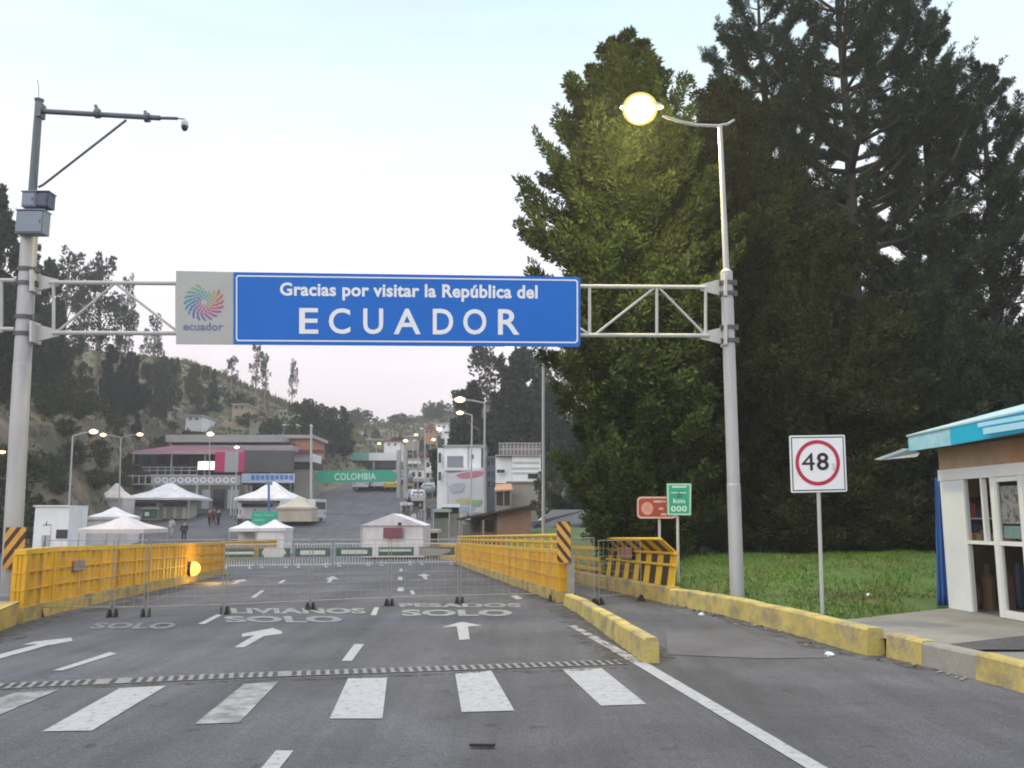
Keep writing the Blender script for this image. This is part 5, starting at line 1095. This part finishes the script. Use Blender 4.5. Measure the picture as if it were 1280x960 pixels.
person('person in pale jacket walking near the market stalls', 517, 84, M_CLOTHW, M_CLOTHD, rz=2.5)
person('person in dark jacket walking beside the market stalls', 525, 92, M_CLOTHD, M_SGREY, rz=-2.5)
# more clutter on the far right side
vehicle('white car parked nose down by the grey market stall', 519, 108, 1.8, 4.2, 1.5, M_CARW, 'car', head=.3); vehicle('silver car parked up the far road beside the white building', 540, 116, 1.8, 4.2, 1.5, M_CARG, 'car', head=-.2)
vehicle('navy car parked behind the grey market stall', 508, 128, 1.8, 4.2, 1.5, M_CARB, 'car'); vehicle('white van parked on the plaza left of the white mast', 376, 90, 2.0, 4.8, 2.2, M_CARW, 'van', head=1.2, cat='van', name='delivery_van')
for x0, x1, y0, Y, m, lb in ((500, 514, 628, 96, M_TENT, 'small white market stall at the right kerb of the far road'), (526, 541, 612, 112, mat('teal_canvas', (.10,.25,.25), .8, .2, 1), 'teal market stall left of the white building'), (503, 516, 604, 124, MATS['orange_awning'], 'orange market stall near the COLOMBIA sign columns'), (536, 548, 588, 126, M_TENTP, 'cream market stall behind the thin lamp post'), (508, 524, 576, 150, M_WHITE, 'white stall far up the road right of the sign columns'), (522, 540, 566, 165, M_ROOFR, 'red roofed stall far up the road'), (576, 596, 646, 62, M_TENT, 'white stall just left of the brick hut roof')):
    t = px_thing('market_stall', lb, 'stall', (x0+x1)/2, 650, Y); part_box('canopy', m, t, x0, y0, x1, y0+3.5, Y, 2.5); part_box('counter', MATS['stall_counter'], t, x0+1, y0+10, x1-1, y0+32, Y+.5, 1.5); part_box('back_cloth', M_SGREY, t, x0+1, y0+3.7, x1-1, y0+10, Y+2.1, .1)
    for x in (x0+.3, x1-1): part_box('post', M_GALV, t, x, y0+3.7, x+.7, y0+32, Y+.1, .08)
for px, Y, lb, tp in ((505, 96, 'person in pale jacket under the small white market stall', M_CLOTHW), (511, 101, 'person in maroon jacket near the right kerb of the far road', M_CLOTHR), (536, 90, 'person in dark clothes left of the pale banner', M_CLOTHD), (300, 84, 'person in pale clothes by the right plaza booth', M_CLOTHW), (318, 85, 'person in dark clothes by the right plaza booth', M_CLOTHD)):
    person(lb, px, Y, tp, M_CLOTHD, rz=random.uniform(0, 6))
for bx_, tx, ty, Y, hx, lb in ((516, 516, 545, 150, 520, 'distant lit street lamp right of the sign columns'), (538, 538, 551, 140, 542, 'distant lit street lamp left of the white building roof'), (470, 470, 556, 170, 474, 'tiny lit lamp above the toll canopy')):
    far_lamp(lb, bx_, 600, tx, ty, Y, [(hx, ty-1.5)], hs=.36)
for x0, x1, y0, y1, Y, m, rm, lb in ((232, 252, 520, 530, 140, M_WHITE, M_ROOFG, 'small white house on the slope left of the ochre house'), (312, 336, 524, 534, 136, M_BEIGE, M_ROOFR, 'beige house with red roof above the dark screen'), (480, 500, 552, 562, 175, M_WHITE, M_ROOFR, 'distant white house with red roof above the COLOMBIA sign'), (458, 474, 550, 560, 185, M_BEIGE, M_ROOFG, 'distant beige house above the COLOMBIA sign'), (544, 560, 530, 540, 230, M_WHITE, M_ROOFG, 'tiny white house high on the far right hill')):
    t = px_thing('hill_house', lb, 'house', (x0+x1)/2, y1, Y); part_box('wall', m, t, x0, y0, x1, y1+9, Y, 7); part_box('roof', rm, t, x0-1, y0-1.6, x1+1, y0-.1, Y-.3, 8)
    for k in range(2): xx = x0+(x1-x0)*(.3+.4*k); part_box('window', M_GLASSD, t, xx-1.2, y0+2, xx+1.2, y0+5, Y-.05, .1)
# ================================================================== TREES
def foliage(plumes, leaf=(.16, .05), up=.5):
    out = []
    for b, t, r, n in plumes:
        b = np.array(b); t = np.array(t); ax = t-b; L_ = np.linalg.norm(ax)+1e-6; ax = ax/L_
        u = rng.random(n)**.85; ph = rng.random(n)*2*np.pi; rad = r*np.clip((1-u)**.6+.08, 0, 1)*np.clip(.35+u*3, 0, 1)*np.sqrt(rng.random(n))
        ref = np.array((0,0,1.)) if abs(ax[2]) < .9 else np.array((1.,0,0)); a = np.cross(ax, ref); a /= np.linalg.norm(a); c = np.cross(ax, a)
        rd = a[None]*np.cos(ph)[:,None] + c[None]*np.sin(ph)[:,None]
        pos = b[None] + ax[None]*(u*L_)[:,None] + rd*rad[:,None]
        d = ax[None]*.8 + rd*.7 + rng.normal(0, .45, (n,3)); d[:,2] += up*.4; d /= np.linalg.norm(d, axis=1)[:,None]
        s = np.cross(d, rng.normal(0, 1, (n,3))); s /= np.linalg.norm(s, axis=1)[:,None]+1e-9
        ln = leaf[0]*rng.uniform(.6, 1.35, n)[:,None]; wd = leaf[1]*rng.uniform(.6, 1.4, n)[:,None]
        q = np.stack([pos-s*wd*.5, pos+d*ln*.45-s*wd, pos+d*ln, pos+d*ln*.45+s*wd], 1)
        out.append(q.reshape(-1,3))
    return np.concatenate(out)
def tree(name, label, loc, plumes, limbs, mats, leaf, group=None, cat='tree', up=.5):
    t = thing(name, label, cat, loc, group)
    mb = MB()
    for pts, rs in limbs: mb.tube(pts, rs, 7, cap=False)
    o = mb.build('trunk', mats[1], None, fix=False); o.parent = t
    cr_ = np_mesh('crown', foliage(plumes, leaf, up), 4, mats[0], parent=t)
    return t
def cypress(h, prof, n, seed, ln=(1.2, 2.6), r=(.20, .40), dens=170, spread=.26, inner=.3):
    rr_ = np.random.default_rng(seed); zs = [p[0]*h for p in prof]; rs = [p[1] for p in prof]; pl = []; limbs = [([(0,0,-.4),(0,0,h*.5),(0,0,h*.93)], [.3*h/14, .17*h/14, .03])]
    lob = rr_.uniform(0, 6.28, 4)
    Z = []
    w_ = np.interp(np.linspace(0, h, 200), zs, rs); cdf = np.cumsum(w_+.15); cdf /= cdf[-1]
    NC = max(18, n//15); per = n//NC
    for q_ in range(NC+3):
        zc = h*(.86+.04*(q_-NC)) if q_ >= NC else np.interp((q_+rr_.random())/NC, cdf, np.linspace(0, h, 200)); a = (q_*2.39996+rr_.normal(0, .35)); Rz = np.interp(zc, zs, rs)*(1+.14*math.sin(3*a+lob[0]+zc*.4)+.1*math.sin(5*a+lob[1]-zc*.7))
        f = rr_.uniform(.55, .98) if q_ < NC else .2; cx_, cy_ = Rz*f*math.cos(a), Rz*f*math.sin(a); big = rr_.uniform(.7, 1.45)*min(1, .45+Rz/3.0)
        limbs.append(([(0,0,max(.3, zc-1.6-Rz*.5)), (cx_*.5,cy_*.5,zc-1.0), (cx_*.9,cy_*.9,zc-.2)], [.08,.055,.02]))
        for i in range(int(per*rr_.uniform(.7, 1.3))):
            l_ = rr_.uniform(*ln)*big*(.75+.3*zc/h); th_ = rr_.random()*6.283; d_ = .56*big*math.sqrt(rr_.random()); x, y = cx_+d_*math.cos(th_), cy_+d_*math.sin(th_); z = zc + rr_.uniform(-.7, .35)*big
            b = (x*.86, y*.86, z-l_*.5); sp = spread*rr_.uniform(.3, 2.0); t = (x+math.cos(a)*l_*sp+.1*math.cos(th_), y+math.sin(a)*l_*sp+.1*math.sin(th_), z+l_*.55); q = rr_.uniform(*r)*big
            pl.append((b, t, q, int(dens*q/.32*l_/1.3)))
    for i in range(n//9):
        z = np.interp(rr_.random(), cdf, np.linspace(0, h, 200)); a = rr_.random()*6.283; Rz = np.interp(z, zs, rs)*rr_.uniform(.1, .6)
        x, y = Rz*math.cos(a), Rz*math.sin(a); pl.append(((x,y,z-.7), (x*1.1,y*1.1,min(h, z+.7)), .5, int(dens*1.2)))
    pl.append(((0,0,h-1.6), (0,0,h), .3, dens))
    return pl, limbs
def pine(h, z0, lmax, seed, whorl=.62, dens=44, lean=(0,0), nb=(3,5), curve=.9, prof=None, pr=1.0, tw=.26, el0=(-8, 18)):
    rr_ = np.random.default_rng(seed); pl = []; tr = lambda z: (lean[0]*z/h + .08*math.sin(z*.5), lean[1]*z/h, z)
    limbs = [([(0,0,-.4)]+[tr(z) for z in np.linspace(1, h, 9)], [.36*h/20]+[max(.03, .33*h/20*(1-z/h)**.9+.03) for z in np.linspace(1, h, 9)])]
    z = z0
    while z < h-.3:
        for k in range(rr_.integers(*nb)+1):
            a = rr_.random()*6.283; f = (z-z0)/(h-z0); L_ = (np.interp(f, *prof) if prof else lmax*(1-f)**.75*(.6+.4*min(1, f*5)))*rr_.uniform(.6, 1.1)+.25
            el = R(rr_.uniform(*el0)) + f*.35; p = np.array(tr(z)); pts = [p.copy()]; st_ = 9; e2 = el
            for i in range(st_):
                e2 = el + curve*(i/st_)**1.4; p = p + np.array((math.cos(a)*math.cos(e2), math.sin(a)*math.cos(e2), math.sin(e2)))*L_/st_; a += rr_.normal(0, .05); pts.append(p.copy())
            limbs.append(([tuple(q) for q in pts[::3]], [max(.018, .022*L_)*(1-i/3.4) for i in range(4)]))
            nt_ = max(3, int(L_/tw))
            for i in range(nt_):
                s = .22 + .78*(i+rr_.random())/nt_; j = min(st_-1, int(s*st_)); q = pts[j]+(pts[j+1]-pts[j])*(s*st_-j); sd = rr_.choice((-1, 1)); tl = rr_.uniform(.45, .95)*(1.15-.5*s)*min(1, L_/2.5+.3)
                aa = a + sd*rr_.uniform(.4, 1.1); t = q + np.array((math.cos(aa)*.7, math.sin(aa)*.7, rr_.uniform(.35, 1.0)))*tl
                pl.append((q, t, (.13+.05*rr_.random())*pr, int(dens*rr_.uniform(.6, 1.3))))
            pl.append((pts[-3], pts[-1]+(pts[-1]-pts[-2])*1.4, .15*pr, dens))
        z += whorl*rr_.uniform(.7, 1.3)
    pl.append((tr(h-1.2), tr(h+.3), .2, dens*2))
    return pl, limbs
def X_(px, Y, py=560): return P(px, py, Y).x
def at(px, Y, z=None): x = X_(px, Y); return (x, Y, (.4 if z is None else z))
def hz(py, Y): return P(640, py, Y).z
# right-hand group: dense cypresses
def dense(label, px, Y, ytop, profpx, n, seed, m=M_CYP, **k):
    h = hz(ytop, Y)-.4; prof = [((hz(y, Y)-.4)/h, r_*Y/1100) for y, r_ in profpx][::-1]; prof = [(0, prof[0][1])]+prof
    pl, lb = cypress(h, prof, n, seed, **k); return tree('cypress_tree', label, at(px, Y), pl, lb, (m, M_BARK), (.135, .026))
def conifer(label, px, Y, ytop, radii, seed, m, core=.5, coren=260, leaf=(.135, .024), **k):
    h = hz(ytop, Y)-.4; ff = [f for f, r_ in radii]; rm = [r_*Y/1100 for f, r_ in radii]
    pl, lb = pine(h, .5, 1, seed, prof=(ff, [q*1.12 for q in rm]), **k)
    cp, cl = cypress(h*.97, [(f, q*core) for f, q in zip(ff, rm)], coren, seed+50, dens=300)
    return tree('conifer_tree', label, at(px, Y), pl+cp, lb, (m, M_BARK), leaf)
RAD1 = [(0, 66), (.15, 84), (.3, 112), (.42, 138), (.52, 134), (.62, 118), (.72, 96), (.82, 66), (.91, 36), (.97, 16), (1, 5)]
conifer('tall bushy conifer directly behind the lit street lamp', 793, 22.5, 56, RAD1, 3, M_CYP, core=.55, coren=300, whorl=.36, nb=(4,6), curve=.8, dens=120, pr=1.45, tw=.24)
conifer('bushy conifer with upright tips behind the right gantry pole', 925, 27, 118, [(0, 90), (.3, 105), (.55, 105), (.75, 85), (.9, 45), (1, 8)], 5, M_OLV, core=.6, coren=330, whorl=.42, nb=(4,6), curve=.9, dens=110, pr=1.5)
conifer('shorter dark drooping conifer behind the speed limit sign', 1030, 26, 262, [(0, 100), (.3, 100), (.6, 85), (.85, 45), (1, 8)], 8, M_OLV, core=.6, coren=260, whorl=.40, nb=(4,6), curve=.35, dens=110, pr=1.5, el0=(-18, 8))
conifer('dark drooping conifer behind the kiosk roof', 1150, 29, 345, [(0, 105), (.4, 105), (.7, 80), (.9, 40), (1, 8)], 9, M_PINE, core=.6, coren=260, whorl=.42, nb=(4,6), curve=.35, dens=105, pr=1.5, el0=(-18, 8))
conifer('dark drooping conifer at the right edge above the kiosk', 1285, 27.5, 420, [(0, 105), (.4, 100), (.7, 80), (.9, 40), (1, 8)], 13, M_PINE, core=.6, coren=220, whorl=.42, nb=(4,6), curve=.35, dens=105, pr=1.5, el0=(-18, 8))
dense('dark backdrop cypress between the lamp post conifers', 868, 33, 205, [(205, 8), (250, 50), (350, 85), (500, 95), (620, 95), (700, 90)], 400, 41, m=M_OLV, dens=320)
dense('dark backdrop cypress behind the drooping conifer', 1000, 36, 200, [(200, 8), (260, 60), (400, 95), (520, 100), (620, 100), (700, 95)], 400, 42, m=M_PINE, dens=300)
dense('dark backdrop cypress behind the tallest pine trunk', 1120, 38, 400, [(400, 15), (440, 70), (540, 105), (620, 110), (700, 105)], 300, 43, m=M_PINE, dens=300)
dense('dark backdrop cypress at the far right behind the kiosk', 1235, 38, 415, [(415, 15), (450, 70), (540, 105), (620, 110), (700, 105)], 300, 44, m=M_PINE, dens=300)
# pines above them
def pine_at(label, px, Y, ytop, z0, lmax, seed, m=M_PINE, **k):
    h = hz(ytop, Y)-.6; pl, lb = pine(h, z0, lmax, seed, **k); return tree('pine_tree', label, at(px, Y, .6), pl, lb, (m, M_BARK), (.16, .016), up=.6)
pine_at('tallest open pine with a bare dark trunk rising out of the picture', 1082, 33, -75, 5.5, 6.4, 21, dens=150, prof=([0,.15,.35,.6,.8,1],[3.5,6.0,6.3,5.4,3.6,.6]))
pine_at('open pine with spiky upswept tips between the lamp post and the tallest pine', 975, 34, -30, 7, 4.6, 22, dens=150, prof=([0,.2,.45,.7,1],[2.6,4.2,3.8,3.0,.6]))
pine_at('thin sparse pine right of the tallest pine', 1185, 35, -10, 6, 3.6, 23, dens=150, prof=([0,.3,.6,.85,1],[3.2,3.9,2.5,1.2,.4]))
pine_at('sparse pine at the right edge of the picture', 1262, 34, 88, 5, 3.2, 24, dens=150, prof=([0,.3,.6,.85,1],[3.0,3.4,2.4,1.2,.4]))
# eucalyptus and shrubs
def broad(h, z0, W, n, seed, rad=(.5, 1.1), dens=90, ntr=1, flat=.8):
    rr_ = np.random.default_rng(seed); pl = []; limbs = []
    for k in range(ntr):
        ox, oy = (rr_.normal(0, W*.25), rr_.normal(0, W*.25)) if k else (0, 0); top = h*rr_.uniform(.8, 1)
        limbs.append(([(ox*.4,oy*.4,-.4),(ox*.8,oy*.8,h*.4),(ox,oy,top*.95)], [.02*h, .014*h, .04]))
    for i in range(n):
        f = rr_.random()**.8; z = z0+(h-z0)*f; Rz = W*math.sin(math.pi*min(.97, .12+.85*f))**.7; a = rr_.random()*6.283; q = math.sqrt(rr_.random())
        x, y = Rz*q*math.cos(a), Rz*q*math.sin(a); r_ = rr_.uniform(*rad)
        pl.append(((x-.3*math.cos(a)*r_, y-.3*math.sin(a)*r_, z-r_*.6*flat), (x+.5*math.cos(a)*r_, y+.5*math.sin(a)*r_, z+r_*flat), r_*.75, int(dens*r_)))
        if i % 3 == 0: limbs.append(([(0,0,z*.75), (x*.5,y*.5,z-r_), (x,y,z)], [.006*h, .004*h, .02]))
    return pl, limbs
PROTO = {}
def proto(key, name, label, gen, mats, leaf, h, loc, **k):
    pl, lb = gen; t = tree(name, label, loc, pl, lb, mats, leaf, **k); PROTO[key] = (t, h); return t
def plant(key, label, px, Y, ytop, wsc=1.0, group=None, rz=None, base=None, x=None):
    t0, h0 = PROTO[key]; used = t0.get('_used'); t = copy_tree(t0) if used else t0; t0['_used'] = 1
    if '_used' in t and t is not t0: del t['_used']
    x = X_(px, Y, ytop) if x is None else x; zb = terr(x, Y)-.1 if base is None else base; s = (hz(ytop, Y)-zb)/h0
    t.location = (x, Y, zb); t.scale = (s*wsc, s*wsc, s); t.rotation_euler = (0, 0, random.uniform(0, 6.28) if rz is None else rz)
    t['label'] = label
    if group: t['group'] = group
    return t
proto('euc', 'eucalyptus_tree', '', broad(14, 5.5, 2.0, 26, 31, rad=(.6, 1.2), dens=75, flat=1.0), (M_EUC, M_BARKP), (.36, .11), 14.3, (0,0,0))
proto('euc2', 'eucalyptus_tree', '', broad(13, 4, 2.6, 34, 32, rad=(.6, 1.2), dens=75, ntr=2), (M_EUC, M_BARKP), (.36, .11), 13.3, (0,0,0))
proto('round', 'round_tree', '', broad(8, 1.0, 3.0, 70, 33, rad=(.6, 1.1), dens=110, ntr=2), (M_SHR, M_BARK), (.3, .1), 8.3, (0,0,0))
proto('dark', 'dark_conifer', '', cypress(12, [(0,2.6),(.2,3.0),(.5,2.4),(.8,1.2),(1,.15)], 190, 34, ln=(1.2, 2.2), r=(.4, .7), dens=120), (M_PINE, M_BARK), (.34, .1), 12, (0,0,0))
proto('pine', 'hill_pine', '', pine(15, 4, 3.0, 35, whorl=.9, dens=26, nb=(3,4)), (M_PINE, M_BARK), (.34, .09), 15.2, (0,0,0))
proto('spire', 'spire_cypress', '', cypress(9, [(0,.9),(.3,1.15),(.7,.7),(1,.1)], 90, 36, ln=(.9,1.6), r=(.25,.4), dens=110), (M_PINE, M_BARK), (.26, .08), 9, (0,0,0))
proto('bush', 'hillside_shrub', '', broad(2.2, .1, 1.5, 34, 37, rad=(.35, .7), dens=90), (M_SHR, M_BARK), (.24, .09), 2.4, (0,0,0))
proto('under', 'undergrowth_bush', '', broad(2.2, .1, 1.5, 60, 38, rad=(.3, .6), dens=260), (M_OLV, M_BARK), (.11, .04), 2.4, (0,0,0))
random.seed(9)
L = [('dark', 'tall dark conifer at the left edge of the picture', -22, 76, 215, 0.8), ('dark', 'dark conifer just left of the left gantry pole', 5, 80, 262, 0.75), ('pine', 'open pine behind the camera mast foot', 40, 86, 300, 0.9), ('dark', 'dark conifer just right of the left gantry pole', 62, 98, 325, 0.6),
     ('euc', 'slim eucalyptus crossing the left truss bay', 88, 108, 318, 0.9), ('euc2', 'feathery eucalyptus beside the left truss diagonal', 110, 112, 335, 0.7), ('euc', 'tallest pale eucalyptus in the left truss bay', 130, 116, 325, 0.9), ('euc2', 'eucalyptus right of the tallest pale one', 150, 120, 372, 0.8), ('euc', 'thin eucalyptus left of the logo panel', 162, 126, 350, 0.5), ('euc', 'small eucalyptus under the left truss', 195, 130, 398, 0.8),
     ('round', 'olive round tree right of the left gantry pole', 85, 99, 425, 0.9), ('round', 'olive round tree low on the left slope', 108, 106, 470, 0.9), ('dark', 'dark bluish conifer under the left truss', 140, 116, 432, 0.9), ('dark', 'dark conifer below the logo panel', 165, 122, 440, 0.9), ('round', 'grey green round tree right of the dark conifers', 192, 128, 452, .7), ('round', 'round tree on the skyline left of the sign logo', 212, 134, 446, .6),
     ('round', 'dark green tree at the foot of the left gantry pole', 22, 62, 560, 1.0), ('dark', 'dark conifer at the left edge above the left wall', -8, 78, 420, 1.0), ('round', 'bushy tree on the tan cliff top', 72, 92, 480, 1.0), ('dark', 'dark tree on the slope behind the double lamp', 172, 118, 515, .7), ('round', 'round tree behind the red roofed building', 200, 120, 545, .8),
     ('euc2', 'bare looking tree on the skyline above the brown slope', 291, 165, 446, 1.0), ('euc', 'tall thin tree on the skyline below the blue sign', 322, 162, 432, .9), ('euc', 'second thin tree on the skyline below the blue sign', 333, 164, 445, .7), ('euc', 'sparse thin tree on the skyline right of the pair', 367, 168, 452, .6), ('round', 'small round tree on the skyline left of the bare looking tree', 250, 150, 456, .8), ('spire', 'little spire tree on the skyline beside the bare looking tree', 268, 152, 462, .9),
     ('round', 'round dark tree at the right end of the brown hill', 402, 140, 508, 1.2), ('round', 'round tree right above the orange building', 386, 134, 500, 1.0), ('spire', 'pointed cypress on the skyline right of the brown hill', 431, 150, 510, 1.3), ('round', 'tree left of the pointed cypress', 418, 145, 522, 1.0), ('dark', 'dark tree on the slope above the long canopy', 330, 128, 528, .8), ('round', 'low tree above the dusty blue house', 352, 126, 524, 1.1),
     ('round', 'distant tree left of the far hill', 470, 210, 538, 1.0), ('spire', 'distant spire tree at the foot of the far hill', 457, 205, 536, 1.0), ('round', 'dark distant tree on the crest of the far hill', 528, 290, 528, 1.1), ('round', 'distant tree on the far hill below the crest', 552, 240, 524, 1.2),
     ('euc2', 'tall tree below the middle of the blue sign', 612, 108, 432, 1.0), ('dark', 'dark tall tree below the right half of the blue sign', 655, 106, 436, 1.1), ('euc2', 'tall tree between the thin lamp post and the dense cypress', 704, 102, 432, 1.0), ('dark', 'dark tree behind the white three storey building', 592, 110, 478, 1.1), ('dark', 'dark tree behind the house with rooftop railing', 640, 104, 478, 1.3), ('dark', 'dark tree right of the house with rooftop railing', 690, 92, 480, 1.2), ('round', 'brownish tree on the beige retaining wall', 700, 70, 580, 1.1), ('dark', 'tall dark tree filling the gap left of the dense cypress', 728, 58, 520, 0.9)]
for k, lb, px, Y, yt, ws in L: plant(k, lb, px, Y, yt, ws)
GRP = 'shrubs scattered over the left hillside'
for i in range(80):
    px = random.uniform(-10, 440); Y = random.uniform(64, 165)
    if px > 130 and Y < 108: Y = random.uniform(112, 165)
    if px > 385: Y = random.uniform(150, 180)
    x = X_(px, Y); zb = terr(x, Y); yt = P(px, 500, Y).z
    if x > -24 or (zb < gz(Y)+1.0 and Y < 110): continue
    s = random.uniform(.9, 2.6); py = 646-(zb+s-1.6)/Y*1100
    t0, h0 = PROTO['bush']; plant('bush', 'low green shrub on the brown left hillside', px, Y, py, random.uniform(.8, 1.5), GRP, x=x)
for i in range(46):
    Y = random.uniform(58, 108); d = random.uniform(.2, 10); x = -36-.15*(Y-70)-d; px = 640+x/Y*1100
    if px < -40: continue
    zb = terr(x, Y); s = random.uniform(.8, 2.3); plant('bush', 'dark shrub clinging to the tan earth bank at the left', px, Y, 646-(zb+s-1.6)/Y*1100, random.uniform(.8, 1.4), 'shrubs on the left earth bank', x=x)
tv = []
for i in range(16000):
    if i % 4: y = 58 + 140*random.random()**.8; x = random.uniform(-95, -24)
    else: y = random.uniform(190, 300); x = random.uniform(-75, 15)
    zb = terr(x, y)
    if zb < gz(y)+.35 and y < 190: continue
    s = random.uniform(.2, .7)*(1 if y < 190 else 2)
    for k in range(4):
        a_ = random.uniform(0, 6.28); w_ = s*random.uniform(.15, .4); ox, oy = random.uniform(-s, s)*.7, random.uniform(-s, s)*.7
        tv += [(x+ox-math.cos(a_)*w_, y+oy-math.sin(a_)*w_, zb-.15), (x+ox+math.cos(a_)*w_, y+oy+math.sin(a_)*w_, zb-.15), (x+ox*1.4, y+oy*1.4, zb+s*random.uniform(.4, 1.1))]
tag(np_mesh('scrub', np.array(tv), 3, M_SCRUB), 'dry tufts and low scrub covering the hillsides', 'scrub', kind='stuff')
GRP = 'shrubs on the far right hill'
for i in range(22):
    px = random.uniform(440, 600); Y = random.uniform(195, 300); x = X_(px, Y); zb = terr(x, Y); s = random.uniform(2, 5)
    plant('bush', 'dark shrub dotted over the distant right hill', px, Y, 646-(zb+s-1.6)/Y*1100, random.uniform(.9, 1.6), GRP, x=x)
GRP = 'dark undergrowth bushes behind the grass bank'
for i, (px, Y, yt) in enumerate(((880, 24.5, 640), (930, 26, 628), (985, 25, 636), (1030, 27, 600), (1085, 25.5, 640), (1130, 27, 620), (1180, 26, 625), (850, 27, 640), (765, 28, 650), (1240, 27, 600), (1000, 29, 560), (1110, 30, 560), (905, 30, 570))):
    plant('under', 'dark bush in the undergrowth behind the grass bank', px, Y, yt, random.uniform(1.0, 1.5), GRP, base=.45)
for k in PROTO:
    t = PROTO[k][0]
    if '_used' in t: del t['_used']

# ================================================================== HAZE over the valley
mb = MB(); mb.bx(-175, 195, -30, 535, -4.5, 62)
hz_ = mb.build('haze', [bpy.data.materials.new('haze_air')]); tag(hz_, 'thin evening haze filling the valley', 'haze', kind='stuff')
hm = hz_.data.materials[0]; hm.use_nodes = True; hn = hm.node_tree.nodes; hl = hm.node_tree.links; hn.clear()
pv_ = hn.new('ShaderNodeVolumePrincipled'); pv_.inputs['Color'].default_value = (.95, .93, .94, 1); pv_.inputs['Density'].default_value = .0009; pv_.inputs['Anisotropy'].default_value = .15
ho = hn.new('ShaderNodeOutputMaterial'); hl.new(pv_.outputs[0], ho.inputs['Volume'])
